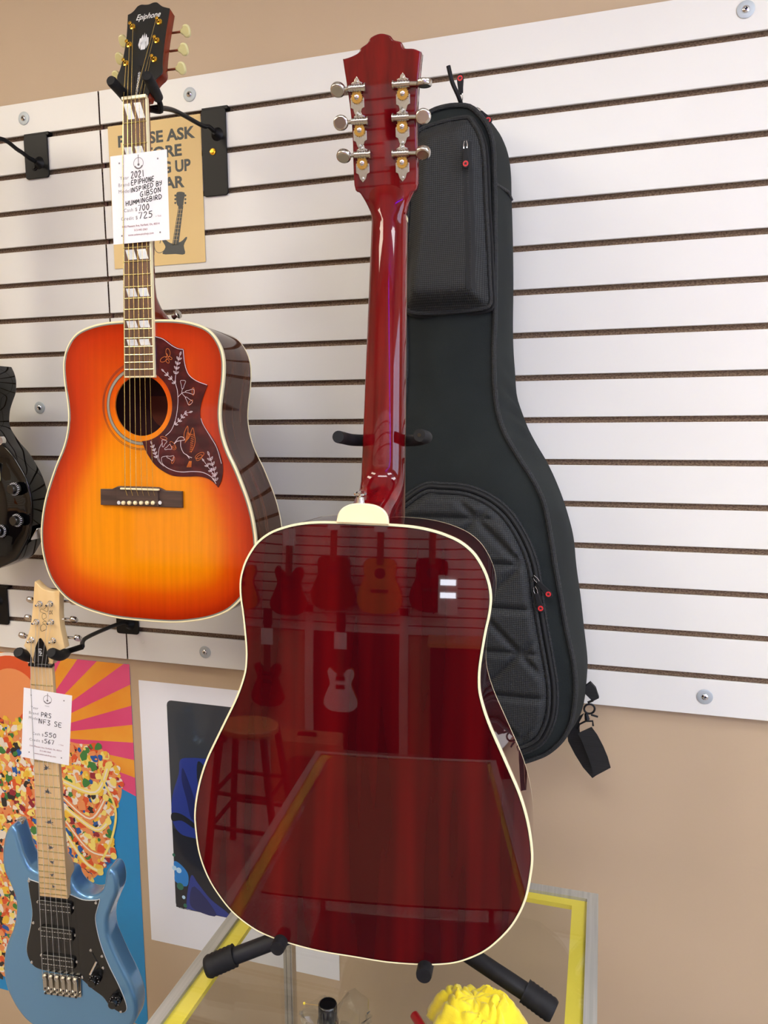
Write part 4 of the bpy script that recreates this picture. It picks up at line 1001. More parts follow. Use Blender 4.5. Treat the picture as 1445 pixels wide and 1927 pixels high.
for px, py, sd in ((75.5, 1136, -1), (95, 1136, 1), (69, 1170, -1), (97, 1170, 1), (60, 1204, -1), (100.5, 1205, 1)):
    q = BF.loc(px, py, -.0025)
    tn = MB().lathe([(.0058, 0), (.0056, .0014), (.0040, .003), (.0036, .006), (.0024, .0065), (.0022, .013), (.0012, .014)], (q[0], q[1], -.0025), (0, 0, 1), 16).build('tuner', CHROME, g)
    ex = (max(p[0] for p in hbo if abs(p[1]-q[1]) < .012) if sd > 0 else min(p[0] for p in hbo if abs(p[1]-q[1]) < .012))
    MB().tube([(q[0], q[1], -.022), (ex+sd*.010, q[1], -.022)], .0024, 8).box(q[0]-.007, q[0]+.007, q[1]-.007, q[1]+.007, -.026, -.018, bev=.002).build('housing', CHROME, tn)
    bt_ = [(ex+sd*.009, q[1]-.0035), (ex+sd*.012, q[1]-.0075), (ex+sd*.020, q[1]-.0065), (ex+sd*.022, q[1]), (ex+sd*.020, q[1]+.0065), (ex+sd*.012, q[1]+.0075), (ex+sd*.009, q[1]+.0035)]
    qq = MB().prism(spline(bt_, 3), -.0035, .0035, 0, .0015); cy_ = q[1]
    xf(qq, lambda v: (v[0], cy_+(v[1]-cy_)*.7-v[2]*.7, -.022+(v[1]-cy_)*.7+v[2]*.7)); qq.build('button', CHROME, tn)
mb = MB()
order = [(60, 1204), (69, 1170), (75.5, 1136), (95, 1136), (97, 1170), (100.5, 1205)]
for i in range(6):
    f = (i-2.5)/5; q = BF.loc(*order[i], .002); xb = bx0+.003+(bx1-bx0-.006)*i/5
    mid = [(f*.037, -.04, .0062), (f*.041, -.18, .0064)] if i == 0 else []
    mb.tube([(q[0], q[1], .004), (f*.035, .003, .0034)]+mid+[(xb, bt-.005, .0035), (xb, bt-.012, -.001)], rs[i]*.8, 6)
mb.build('string', STRS, g, kind='stuff')
q = BF.loc(41, 1547, -.03); MB().lathe([(.004, 0), (.0036, .005), (.0075, .008), (.0075, .010), (.004, .0115)], (-.0790, -.336, -.032), (.1, 1, .2), 16).build('strap_button', CHROME, g)
price_tag(BF, [(42.4, 1293.2), (131.9, 1308.7), (133.2, 1441), (42.4, 1424.7)], .0056, 'white price tag reading 550 and 567, hung on the blue guitar neck', PR,
          [('PRS', -.12, .13, .095, 0, .22), ('NF3 SE', -.16, .03, .10, -.02, .48), ('550', -.03, -.142, .09, 0, .25), ('567', -.03, -.240, .09, 0, .21)], None)
pA = at(241, 1176, -.01)
arm = [(pA[0], -.006, pA[2]), at(231, 1172, -.03), at(200, 1183, -.10), at(160, 1202, -.2), BF.w((.050, .022, -.055))]
hanger('small black hanger plate under the sunburst guitar, its arm holding the blue guitar', -.022, .035, 1.271, 1.362, BF.w((.010, .008, -.050)), arm,
       [[BF.w((-.014, .012, -.045)), BF.w((*BF.loc(66, 1238, -.036), -.036)), BF.w((*BF.loc(50, 1235, -.006), -.006)), BF.w((*BF.loc(34, 1227, .020), .020))],
        [BF.w((.028, .012, -.045)), BF.w((*BF.loc(122, 1230, -.036), -.036)), BF.w((*BF.loc(112, 1234, -.006), -.006)), BF.w((*BF.loc(96, 1228, .020), .020))]], pr=.0098)

# ================================================================== 5. gloss black electric at the left edge
blk = [((19.6, 690.4)), (25, 694.2), (29.4, 704), (32.1, 716), (32.4, 726.9), (31, 741), (26, 755), (21.2, 770.4), (19.4, 784.6), (19.6, 797.7), (22.9, 807.5), (29.4, 818.4), (40.3, 833.6), (52.3, 846.7), (61, 858.7), (70.8, 875), (79, 890), (86, 908), (90.5, 925), (93, 945), (93, 965), (91, 985), (86, 1005), (76.5, 1024.4), (65, 1043.8), (57, 1049.5), (40, 1057.5), (17, 1065.5), (-6, 1070)]
KY0, KY1 = -.148, -.198
rt_ = [at(px, py, KY0)[[0, 2]] for px, py in blk]; xm = -.222
lft = [(2*xm-p[0]-.004, p[1]) for p in rt_[:8:-1]]
ko = [tuple(p) for p in rt_]+lft+[(xm-.145, 1.74), (xm-.135, 1.77), (xm-.14, 1.81), (xm-.125, 1.86), (xm-.08, 1.888), (xm-.03, 1.893), (xm+.02, 1.875), (xm+.035, 1.84), (xm+.06, 1.838)]
ko = resample(spline(ko, 4), 260)
KF = Frame((xm, KY0, 1.44), [[1, 0, 0], [0, 0, -1], [0, 1, 0]])
g = thing('electric_guitar', 'glossy black single-cutaway electric guitar cut off by the left edge', 'guitar', mtx=KF.mtx())
kl = [(p[0]-xm, p[1]-1.44) for p in ko]
MB().prism(kl, 0, .048, 0, .004, seg=4).build('body', BODYB, g, angle=50)
kc = ccw(kl); nk = normals2(kc)
V, T, D = cdt(resample([(p[0]-q[0]*.010, p[1]-q[1]*.010) for p, q in zip(kc, nk)], 180), .012)
MB().add([(x, y, .048+.009*float(sstep(0, .05, d))) for (x, y), d in zip(V, D)], T).build('carved_top', BODYB, g, angle=80)
kk = lambda px, py, c=.056: KF.loc(px, py, c)
for px, py in ((22, 921), (27, 980), (-3, 1000)):
    q = kk(px, py, .066)
    kb = MB().lathe([(.0135, 0), (.0130, .003), (.0100, .006), (.0095, .013), (.008, .0145)], (q[0], q[1], .056), (0, 0, 1), 28).build('knob', BLKP, g)
    mb = MB()
    for k in range(20):
        a = k*2*math.pi/20; ca_, sa_ = math.cos(a), math.sin(a)
        mb.tube([(q[0]+.0128*ca_, q[1]+.0128*sa_, .0600), (q[0]+.0104*ca_, q[1]+.0104*sa_, .0628)], .0005, 5)
    mb.build('markings', PAPER, kb)
q = kk(7, 829); MB().tube([(q[0]-.05, q[1], .064), (q[0], q[1], .064)], .006, 14).lathe([(.009, 0), (.009, .009)], (q[0]-.004, q[1], .055), (0, 0, 1), 18).build('bridge', CHROME, g)
q = kk(-6, 888); MB().prism(rrect(q[0]-.03, q[1], .075, .038, .004), .054, .062, 0, .002).build('pickup', CREAMD, g)
p1 = at(71, 1003, -.175)
jp = MB().prism(rrect(0, 0, .034, .034, .004), 0, .0015, 0, .0004)
ang = math.radians(-38)
xf(jp, lambda v: (.006+p1[0]-xm+math.cos(ang)*v[2]-math.sin(ang)*v[1]*.9-.004, p1[2]-1.44+math.sin(ang)*v[2]+math.cos(ang)*v[1]*.9, .024+v[0])); jp.build('jack_plate', CHROME, g)
MB().box(-.027, .027, .40, .79, .030, .052, bev=.008).build('neck', BODYB, g)
MB().box(-.026, .026, .34, .79, .052, .058).build('fingerboard', ROSEF, g)
MB().prism([(-.022, .79), (.022, .79), (.04, .83), (.034, .96), (-.034, .96), (-.04, .83)], .032, .047, 0, .002).build('headstock', BODYB, g)
pA = at(70, 305, -.01); pB = at(-10, 262, -.12)
hub = np.array([xm, -.150, 2.228])
hanger('black guitar hanger with short plate left of the seam at the top', -.190, -.130, 2.262, 2.351, hub, [(pA[0], -.006, pA[2]), (pA[0]-.004, -.03, pA[2]+.003), tuple(at(35, 283, -.07)), tuple(pB), (xm+.002, -.155, 2.232)],
       [[hub+np.array([s_*.02, 0, 0]), hub+np.array([s_*.034, -.01, 0]), hub+np.array([s_*.036, -.045, .002]), hub+np.array([s_*.036, -.08, .01])] for s_ in (-1, 1)], screw=(-.165, 2.284, STEELB))
pA = at(-12, 1120, -.01); hub = np.array([-.52, -.2, 1.30])
hanger('black hanger plate at the left edge beside the maple headstock', -.372, -.320, 1.268, 1.360, hub, [(-.345, -.006, 1.325), (-.36, -.03, 1.33), (-.43, -.12, 1.32), (-.515, -.19, 1.305)],
       [[hub+np.array([s_*.02, 0, 0]), hub+np.array([s_*.034, -.01, 0]), hub+np.array([s_*.036, -.045, .002]), hub+np.array([s_*.036, -.08, .01])] for s_ in (-1, 1)])

# ================================================================== 6. gig bag
Xc = .777
YF, YBK = -.200, -.055
fpx = [(868, 199), (885, 202), (900, 214), (915, 234), (924, 256), (929, 289), (931, 370), (932, 505), (931, 607), (929.5, 660), (931, 726), (937, 776), (951, 817.4), (978.7, 864.5), (1003.6, 903.3), (1023, 944.8), (1032.7, 989), (1039.6, 1030.6), (1044.3, 1062.3), (1053.4, 1114.2), (1065, 1181.7), (1076.7, 1233.6), (1082.7, 1280.3), (1080.6, 1327), (1072.8, 1363.4), (1057.2, 1391.9), (1031.3, 1415.3), (1005.3, 1427), (984.6, 1433.4), (955, 1440)]
bpx = [(890, 206), (905, 216), (920, 233), (934, 250), (946.3, 268), (957, 294.4), (961.5, 329.5), (962.5, 370), (965, 451), (966, 532), (965.2, 613), (966.2, 660), (969, 698.4), (972.5, 745), (983, 778), (994, 806.4), (1010, 836.8), (1026.5, 864.5), (1043, 897.7), (1059.5, 939.2), (1073, 983.5), (1080, 1016.7), (1084.5, 1064.9), (1092.5, 1122), (1099, 1181.7), (1104.5, 1228.4), (1105.5, 1254.3), (1102, 1290), (1095, 1325), (1080, 1358), (1060, 1380), (1030, 1396)]
fr_ = [at(px, py, YF)[[0, 2]] for px, py in fpx]; bk_ = [at(px, py, YBK)[[0, 2]] for px, py in bpx]
fr_ = [(max(p[0], Xc+.002)-Xc, p[1]) for p in fr_]; bk_ = [(max(p[0], Xc+.002)-Xc, p[1]) for p in bk_]
def closeh(h, extra=()):
    h = list(h)+list(extra); return [(0, h[0][1]+.0015)]+h+[(0, h[-1][1]-.001)]+[(-a, b) for a, b in h[::-1]]
fo = closeh(fr_, [(.11, fr_[-1][1]-.003), (.05, fr_[-1][1]-.006)]); bo2 = closeh(bk_, [(.14, bk_[-1][1]-.006), (.08, bk_[-1][1]-.009)])
fo = resample(spline(fo, 4), 340); bo2 = resample(spline(bo2, 4), 340)
BG = Frame((Xc, 0, 0), WALLF.M)
g = thing('gig_bag', 'black padded gig bag hanging on the slatwall behind the cherry guitar', 'bag', mtx=BG.mtx())
# shell
mb = MB(); n = 340; rows = []
rnd = random.Random(4)
for k in range(9):
    t_ = k/8; row = []
    for i, (a, b) in enumerate(zip(fo, bo2)):
        x = a[0]+(b[0]-a[0])*t_; z = a[1]+(b[1]-a[1])*t_; c = -YF+(-YBK+YF)*t_
        wz = math.exp(-((z-1.76)/.06)**2)*math.sin(z*170+t_*6)*.0035+math.sin(z*40+t_*3)*.001
        bul = .006*math.sin(math.pi*t_)+wz*math.sin(math.pi*t_)
        row.append((x+math.copysign(bul, x) if abs(x) > .02 else x, z, c))
    rows.append(row)
mb.add([q for r_ in rows for q in r_], [(k*n+i, k*n+(i+1) % n, (k+1)*n+(i+1) % n, (k+1)*n+i) for k in range(8) for i in range(n)])
V, T, D = cdt(resample(fo, 240), .014)
mb.add([(x, z, -YF+.010*float(sstep(0, .06, d))+.0012*math.sin(x*60+z*31)*math.sin(z*23)*float(sstep(0, .03, d))) for (x, z), d in zip(V, D)], T)
V, T, D = cdt(resample(bo2, 200), .04); mb.add([(x, z, -YBK) for x, z in V], [t_[::-1] for t_ in T])
mb.build('shell', FAB, g, angle=50)
mb = MB().loop([(x, z, -YF+.001) for x, z in fo], .0042, 8); mb.build('piping', PIPE, g)
# a seam across the gusset near the top
p0, p1 = BG.loc(930, 347, .196), BG.loc(961, 376, .062)
MB().tube([(p0[0]+.003, p0[1], .196), ((p0[0]+p1[0])/2+.009, (p0[1]+p1[1])/2, .13), (p1[0]+.002, p1[1], .062)], .0022, 8).build('seam', PIPE, g)
# headstock pouch with a bulged front
YP = .206
def BL(px, py, c=YP): return BG.loc(px, py, c)
pp = [(868, 212), (885, 222), (900, 250), (907, 290), (911, 380), (915, 451), (918, 532), (919, 568), (905, 577), (870, 582), (820, 586), (778, 586), (771, 570)]
pl2 = [BL(px, py, .235) for px, py in pp]; xr_ = [p for p in pl2]
ctr = (pl2[7][0]+pl2[11][0])/2
left = [(2*ctr-p[0]-.020, p[1]) for p in pl2[6:0:-1]]
po = resample(spline(pl2[:12]+[(2*ctr-pl2[7][0]-.016, pl2[7][1])]+left, 4), 180)
V, T, D = cdt(po, .006)
def pouch_c(x, z, d):
    zb = pl2[9][1]; bulge = .020*float(sstep(0, .03, d))+.022*math.exp(-((z-(zb+.035))/.05)**2)*float(sstep(0, .022, d))
    return .207+bulge+.010
mb = MB(); k = len(po); oc = ccw(po)
mb.add([(x, z, pouch_c(x, z, d)) for (x, z), d in zip(V, D)], T)
mb.add([(p[0], p[1], .200) for p in oc]+[(p[0], p[1], .217) for p in oc], [(i, (i+1) % k, k+(i+1) % k, k+i) for i in range(k)])
pch = mb.build('headstock_pouch', MESHF, g, angle=60)
MB().loop([(p[0], p[1], .217) for p in oc], .0035, 8).build('pouch_piping', PIPE, pch)
# gusset zips of the pouch
Pn = normals2(oc)
MB().loop([(p[0]+q[0]*.004, p[1]+q[1]*.004, .206) for p, q in zip(oc, Pn)], .0026, 6).build('zip', ZIPM, pch)
def pull(parent, px, py, px2, py2, c, nm='zip_pull'):
    """metal loop at (px,py), rubber tab to (px2,py2) with a red disc and star"""
    a = np.array(BG.loc(px, py, c)); b = np.array(BG.loc(px2, py2, c)); d = b-a; L_ = np.linalg.norm(d); d /= L_; q = np.array([-d[1], d[0]])
    tab = [a+d*L_*.28+q*.0030, a+d*L_*.5+q*.0040, a+d*L_*.80+q*.0052, a+d*L_*.95+q*.0042, b+q*.0015, b-q*.0015, a+d*L_*.95-q*.0042, a+d*L_*.80-q*.0052, a+d*L_*.5-q*.0040, a+d*L_*.28-q*.0030]
    pm = MB().prism(spline([tuple(p) for p in tab], 3), c, c+.0035, 0, .001).build(nm, RUB, parent)
    ce = a+d*L_*.83
    MB().poly(circ(ce[0], ce[1], .0042, 20), c+.0037).build('disc', RED, pm, label='red disc with a black star')
    sp = [(ce[0]+(r_)*math.cos(t_), ce[1]+r_*math.sin(t_)) for t_, r_ in [(k_*math.pi/5+.3, .0034 if k_ % 2 == 0 else .0014) for k_ in range(10)]]
    MB().poly(sp, c+.0039).build('star', INKK, pm)
    MB().tube([(*(a+q*.0015), c+.001), (*(a+d*L_*.15+q*.0028), c+.002), (*(a+d*L_*.33+q*.002), c+.002), (*(a+d*L_*.33-q*.002), c+.002), (*(a+d*L_*.15-q*.0028), c+.002), (*(a-q*.0015), c+.001)], .0008, 6).build('wire_loop', CHROME, pm)
z0_, z1_ = BL(876, 262, .24), BL(887, 545, .25)
mb = MB(); NZ = 40; vs = []
for k_ in range(NZ+1):
    t_ = k_/NZ; x = z0_[0]+(z1_[0]-z0_[0])*t_; z = z0_[1]+(z1_[1]-z0_[1])*t_; d = float(dist_out(np.array([(x, z)]), oc)[0])
    c = pouch_c(x, z, d)+.0014; vs += [(x-.0065, z, pouch_c(x-.0065, z, d+.006)+.0008), (x-.001, z, c+.0008), (x+.001, z, c+.0008), (x+.0065, z, pouch_c(x+.0065, z, d-.006)+.0008)]
mb.add(vs, [(4*i+j, 4*i+4+j, 4*i+5+j, 4*i+1+j) for i in range(NZ) for j in range(3)]); zp = mb.build('front_zip', ZIPM, pch)
mb = MB()
for k_ in range(NZ*2):
    i = k_/2; j = int(i); a, b = vs[4*j+1], vs[4*min(j+1, NZ)+1]; f = i-j
    x, z, c = [a[q]+(b[q]-a[q])*f for q in range(3)]; mb.box(x-.0006, x+.0026, z-.0006, z+.0006, c, c+.0008)
mb.build('zip_teeth', mat('zip_teeth_dark', (34, 36, 38), .5), zp)
pull(pch, 876, 266, 877, 318, .244)
pull(g, 868, 192, 866, 140, .175); pull(g, 896, 204, 924, 232, .16)
# quilted lower pocket
qpx = [(796, 928), (829, 925), (870.7, 928), (904, 939), (931.6, 955.8), (953.8, 978), (973, 1008), (984, 1030.6), (989.8, 1045), (997.6, 1072.7), (1005, 1124.6), (1015.7, 1189.5), (1026, 1246.6), (1032.6, 1293), (1031.3, 1337.4), (1020.9, 1371), (1005.3, 1392), (976.8, 1405), (940, 1412)]
ql = [BG.loc(px, py, .212) for px, py in qpx]; ql = [p for p in ql]
ctr = 0.03
lq = [(-.165, 1.18), (-.185, 1.25), (-.185, 1.33), (-.17, 1.42), (-.14, 1.52), (-.095, 1.578)]
qo = resample(spline(ql+[(.02, ql[-1][1]-.002), (-.10, ql[-1][1]+.003)]+lq, 4), 260); qc = ccw(qo)
V, T, D = cdt(qo, .0045)
NX, NZ_ = BG.loc(978, 1231, .225); hq = abs(BG.loc(978, 1148, .225)[1]-NZ_)
def quilt(x, z, d):
    u = (z-NZ_)/hq; g1 = abs(u-round(u))*hq
    p_ = ((z-NZ_)+(x-NX))/(2*hq); g2 = abs(p_-round(p_))*2*hq*.7; q_ = ((z-NZ_)-(x-NX))/(2*hq); g3 = abs(q_-round(q_))*2*hq*.7
    m_ = min(g1, g2, g3); return .0075*float(sstep(0, .0085, m_))*float(sstep(.004, .014, d))+.006*float(sstep(0, .012, d))
mb = MB(); k = len(qc)
mb.add([(x, z, .2155+quilt(x, z, d)) for (x, z), d in zip(V, D)], T)
mb.add([(p[0], p[1], .200) for p in qc]+[(p[0], p[1], .2155) for p in qc], [(i, (i+1) % k, k+(i+1) % k, k+i) for i in range(k)])
qp = mb.build('quilted_pocket', MESHF, g, angle=70)
MB().loop([(p[0], p[1], .2165) for p in qc], .0036, 8).build('pocket_piping', PIPE, qp)
Q = normals2(qc); MB().loop([(p[0]+q[0]*.0075, p[1]+q[1]*.0075, .2125) for p, q in zip(qc, Q)], .0040, 8).build('pocket_zip', ZIPM, qp)
MB().loop([(p[0]+q[0]*.013, p[1]+q[1]*.013, .2105) for p, q in zip(qc, Q)], .0028, 8).build('outer_piping', PIPE, qp)
pull(qp, 1003, 1084, 1038, 1124, .222); pull(qp, 1005, 1104, 1020, 1152, .222)
# strap with clip at lower right
YS = -.10
def S3(px, py, Y=YS): return BG.M.T@(at(px, py, Y)-BG.O)
mb = MB()
def strap(pts, hw, thick=.0016, Y=YS):
    # pts pixel centre line, hw half-width vectors in pixels
    vs = []
    for (x, y), (dx, dy) in zip(pts, hw):
        a = S3(x-dx, y-dy, Y); b = S3(x+dx, y+dy, Y-.0); vs += [tuple(a+np.array([0, 0, thick/2])), tuple(b+np.array([0, 0, thick/2])), tuple(b-np.array([0, 0, thick/2])), tuple(a-np.array([0, 0, thick/2]))]
    m_ = len(pts); fs = [(4*i+j, 4*i+(j+1) % 4, 4*i+4+(j+1) % 4, 4*i+4+j) for i in range(m_-1) for j in range(4)]+[(0, 1, 2, 3), (4*m_-4, 4*m_-1, 4*m_-2, 4*m_-3)]
    return vs, fs
v_, f_ = strap([(1100, 1374), (1110, 1390), (1120, 1412), (1128, 1433), (1133, 1453)], [(13, -6), (14, -7), (15, -8), (15.5, -8.5), (16, -8.5)], Y=-.125); mb.add(v_, f_)
v_, f_ = strap([(1117.5, 1462), (1105, 1440), (1092, 1414), (1080, 1388), (1078, 1366), (1086, 1350)], [(3, -2), (8, -4), (10, -6), (11, -7), (12, -7), (13, -8)], Y=-.105); mb.add(v_, f_)
st = mb.build('strap', WEB, g)
mb = MB(); v_, f_ = strap([(1102, 1290), (1112, 1300), (1121, 1315)], [(9, -7), (9, -6), (6, -3)], .01, -.11); mb.add(v_, f_); mb.build('strap_tab', WEB, g)
mb = MB()
ring = [tuple(S3(1109+10*math.cos(a), 1334+9*math.sin(a), -.115)) for a in [k*math.pi/8 for k in range(17)]]
mb.tube(ring, .0018, 8); mb.tube([tuple(S3(1106, 1322, -.115)), tuple(S3(1116, 1318, -.115))], .002, 8)
mb.tube([tuple(S3(1103, 1343, -.115)), tuple(S3(1105, 1354, -.115))], [.003, .0045], 8); mb.tube([tuple(S3(1112, 1345, -.115)), tuple(S3(1125, 1349, -.115))], .0018, 8)
mb.tube([tuple(S3(1087, 1372, -.118)), tuple(S3(1090, 1363, -.118)), tuple(S3(1102, 1357, -.118)), tuple(S3(1115, 1357, -.118)), tuple(S3(1116, 1366, -.118))], .0017, 8)
mb.build('swivel_clip', STEELB, g)
# the wall hook
hk = thing('wall_hook', 'black bent wire hook holding the gig bag', 'hook', (at(878, 300, 0)[0], 0, 2.25))
pth = [at(885, 235, -.004), at(880, 225, -.05), at(872, 206, -.15), at(869, 199, -.19), at(862, 180, -.205), at(853, 160, -.21), at(849, 148, -.213), at(843.5, 124, -.217)]
MB().tube(spline(pth, 5, False), .0033, 10).build('wire', STEELB, hk, world=True)
MB().box(.79-.02, .79+.02, -.006, -.001, 2.19, 2.25).build('plate', STEELB, hk, world=True)

# ================================================================== 7. yellow sign
sgn = [at(203, 240, -.001), at(375, 215, -.001), at(387, 494, -.001), at(218, 505, -.001)]
X0, X1 = .0195, .2345; Z1, Z0 = 2.347, 2.063
t = thing('paper_sign', 'yellow paper sign asking customers to ask first, behind the sunburst neck', 'sign', (X0, -.001, Z0), mtx=frame_matrix((X0, -.0012, Z0), WALLF.M))
MB().prism(rrect((X1-X0)/2, (Z1-Z0)/2, X1-X0, Z1-Z0, .001, 2), 0, .0005).build('paper', SIGNP, t)
mb = MB(); W_ = X1-X0
zb = at(290, 269, 0)[2]-Z0
for k_, (s_, sx_) in enumerate((('PLEASE ASK', 1.12), ('BEFORE', 1.13), ('PICKING UP', .95), ('GUITAR', 1.12))):
    mb.text(s_, W_/2+.003, zb-.0305*k_, .0305, .0007, align='CENTER', bold=.035, sx=sx_)
mb.build('lettering', SIGNI, t)
mb = MB(); q = lambda px, py: (at(px, py, -.0015)[0]-X0, at(px, py, -.0015)[2]-Z0)
def qs(pts): return [q(*p) for p in pts]
hh = [(332, 364), (338, 361), (346, 362), (348, 366), (346, 378), (344, 388), (336, 389), (332, 380)]
mb.poly(spline(qs(hh), 3), .0007)
for x in (330, 349):
    for y in (368, 375, 382): mb.poly(circ(*q(x, y), .0022, 10), .0007)
mb.poly(qs([(336, 388), (345, 388), (336, 462), (324, 462)]), .0007)
mb.poly(spline(qs([(322, 458), (308, 448), (305, 452), (312, 466), (306, 478), (330, 478), (348, 478), (346, 462), (352, 449), (350, 446), (340, 455)]), 3), .0007)
for x0, y0, x1, y1 in ((337, 392, 326, 460), (341, 392, 331, 460)): mb.stroke([q(x0, y0), q(x1, y1)], .0006, .0009, 1)
for k_ in range(9): mb.stroke([q(335.5-k_*1.2, 395+k_*7), q(344-k_*1.1, 395+k_*7)], .0005, .0009, 1)
mb.stroke(spline(qs([(290, 455), (292, 470), (300, 476), (310, 470), (314, 455)]), 4, False), .0012, .0007); mb.poly(qs([(287, 452), (291, 452), (291, 480), (287, 480)]), .0007); mb.stroke([q(303, 450), q(301, 458)], .0015, .0007)
mb.build('guitar_print', [SIGNI, SIGNP], t)

# ================================================================== 8. posters
Zt, Zb = 1.192, .278; Xr = -.0095; Xl = Xr-.61
t = thing('poster', 'bright pink, orange and blue sunray poster behind the blue guitar', 'poster', mtx=frame_matrix((Xl, .0185, Zb), WALLF.M))
H_ = Zt-Zb; W_ = Xr-Xl
c_b = mat('poster_blue', (8, 140, 206), .35, coat=.3); c_p = mat('poster_pink', (226, 66, 122), .35, coat=.3, col2=(236, 84, 132), scale=(5, 5, 5)); c_o = mat('poster_orange', (244, 150, 34), .35, coat=.3, col2=(246, 168, 50), scale=(8, 8, 8))
rr_ = rrect(W_/2, H_/2, W_, H_, .008)
MB().prism(rr_, 0, .0006).build('paper', c_b, t)
def pq(px, py): p = at(px, py, .0178); return (p[0]-Xl, p[2]-Zb)
cen = pq(45, 1385); mb = MB(); NR = 28
lim = [pq(150, 1400), pq(262, 1502)]
def clipc(p): return (min(max(p[0], 0), W_), min(max(p[1], 0), H_))
# rays: wedges from the centre to the poster edge
def edge(a):
    dx, dy = math.cos(a), math.sin(a); ts = []
    if dx > 1e-9: ts.append((W_-cen[0])/dx)
    if dx < -1e-9: ts.append(-cen[0]/dx)
    if dy > 1e-9: ts.append((H_-cen[1])/dy)
    t_ = min(ts); return (cen[0]+dx*t_, cen[1]+dy*t_)
A0 = math.atan2(pq(262, 1502)[1]-cen[1], pq(262, 1502)[0]-cen[0]); A1 = math.pi-A0
for k_ in range(NR):
    a, b = A0+(A1-A0)*k_/NR, A0+(A1-A0)*(k_+1)/NR
    pts = [cen, edge(a)]; ea, eb_ = edge(a), edge(b)
    if abs(ea[0]-W_) < 1e-6 and abs(eb_[1]-H_) < 1e-6: pts.append((W_, H_))
    if abs(ea[1]-H_) < 1e-6 and abs(eb_[0]) < 1e-6: pts.append((0, H_))
    pts.append(eb_); mb.poly(pts, .0008, k_ % 2)
mb.build('ray_print', [c_p, c_o], t)
pc = [mat('p_%d' % i, c_, .4, coat=.3) for i, c_ in enumerate([(226, 88, 40), (246, 196, 60), (250, 226, 120), (150, 30, 50), (244, 232, 214), (60, 130, 60), (40, 36, 36), (240, 150, 90), (20, 90, 170)])]
mb = MB()
cc = pq(25, 1316); mb.poly(circ(*cc, .118, 48), .00085, 4); mb.poly(circ(*cc, .110, 48), .0009, 0); mb.poly(circ(*cc, .078, 40), .00095, 7)
rnd = random.Random(11)
def blob(x, y, r, c, mi):
    k_ = rnd.randint(3, 5); ph = rnd.random()*6; e = rnd.uniform(.45, 1)
    a_ = rnd.random()*3; pts = []
    for i in range(k_*2):
        th = math.pi*i/k_; q_ = r*(1 if i % 2 else rnd.uniform(.7, .95)); u, v = q_*math.cos(th), q_*math.sin(th)*e
        pts.append((x+u*math.cos(a_)-v*math.sin(a_), y+u*math.sin(a_)+v*math.cos(a_)))
    pts = [clipc(p) for p in spline(pts, 4)]; mb.poly(pts, c, mi)
reg = [pq(*p) for p in [(-90, 1400), (40, 1350), (130, 1395), (185, 1405), (222, 1450), (228, 1500), (205, 1545), (215, 1600), (180, 1650), (120, 1690), (80, 1790), (30, 1840), (-60, 1800), (-100, 1700)]]
reg = [clipc(p) for p in reg]; sm = [clipc(p) for p in spline(reg, 5)]
mb.poly(sm, .00098, 7)
RA = np.array(sm)
for i in range(3600):
    x, y = rnd.uniform(W_*.25, RA[:, 0].max()), rnd.uniform(RA[:, 1].min(), RA[:, 1].max())
    if not inpoly(np.array([(x, y)]), sm)[0]: continue
    blob(x, y, rnd.uniform(.004, .015), .001+i*.0000004, rnd.choice([0, 0, 1, 1, 2, 2, 3, 4, 4, 4, 5, 6, 7, 7, 7, 8]))
for k_, (x0, y0, x1, y1, x2, y2) in enumerate([(120, 1470, 180, 1490, 205, 1440), (120, 1500, 170, 1540, 200, 1500), (125, 1520, 180, 1560, 205, 1545), (125, 1545, 170, 1600, 215, 1610), (120, 1560, 160, 1620, 190, 1640)]):
    mb.stroke(spline([pq(x0, y0), pq(x1, y1), pq(x2, y2)], 6, False), .014-.001*k_, .0026+k_*.00004, 7 if k_ % 2 else 2); mb.stroke(spline([pq(x0, y0), pq(x1, y1), pq(x2, y2)], 6, False), .004, .00263+k_*.00004, 4)
    mb.poly(circ(*pq(x2, y2), .009, 12), .0029, 2)
mb.stroke(spline([pq(190, 1460), pq(218, 1520), pq(212, 1575), pq(192, 1620)], 6, False), .006, .0030, 2)
mb.build('flower_print', pc, t)

Xa, Xb, Za, Zb2 = .0125, .4905, .513, 1.157
t = thing('art_print', 'white-bordered print of a figure in a blue jacket, left of the cherry guitar', 'picture', mtx=frame_matrix((Xa, .0185, Za), WALLF.M))
W_, H_ = Xb-Xa, Zb2-Za
MB().prism(rrect(W_/2, H_/2, W_, H_, .001, 2), 0, .0005).build('paper', mat('print_paper', (240, 240, 244), .35, coat=.2), t)
ix0, ix1, iz0, iz1 = .0715, W_-.07, .097, H_-.040
pd = [mat('pr_%d' % i, c_, .3, coat=.4) for i, c_ in enumerate([(52, 58, 66), (30, 36, 48), (38, 58, 142), (26, 38, 96), (24, 28, 40), (30, 130, 210), (190, 225, 245), (40, 110, 90), (200, 200, 205)])]
mb = MB(); mb.poly(rrect((ix0+ix1)/2, (iz0+iz1)/2, ix1-ix0, iz1-iz0, .012), .0007, 0)
def rq(px, py): p = at(px, py, .018); return (min(max(p[0]-Xa, ix0+.001), ix1), min(max(p[2]-Za, iz0+.002), iz1))
R_ = lambda L_: [rq(240+x/3.3208, 1240+y/3.3208) for x, y in L_]
mb.poly(R_([(248, 1050), (420, 1120), (900, 1150), (900, 1700), (560, 1690), (300, 1620), (270, 1560)]), .0009, 4)
mb.poly(spline(R_([(330, 630), (400, 618), (470, 622), (620, 640), (900, 800), (900, 1200), (600, 1160), (420, 1120), (330, 1090), (262, 1000), (280, 860), (320, 720)]), 4), .0010, 2)
mb.poly(spline(R_([(345, 680), (380, 760), (420, 880), (440, 980), (400, 1000), (370, 880), (340, 760)]), 4), .0012, 3)
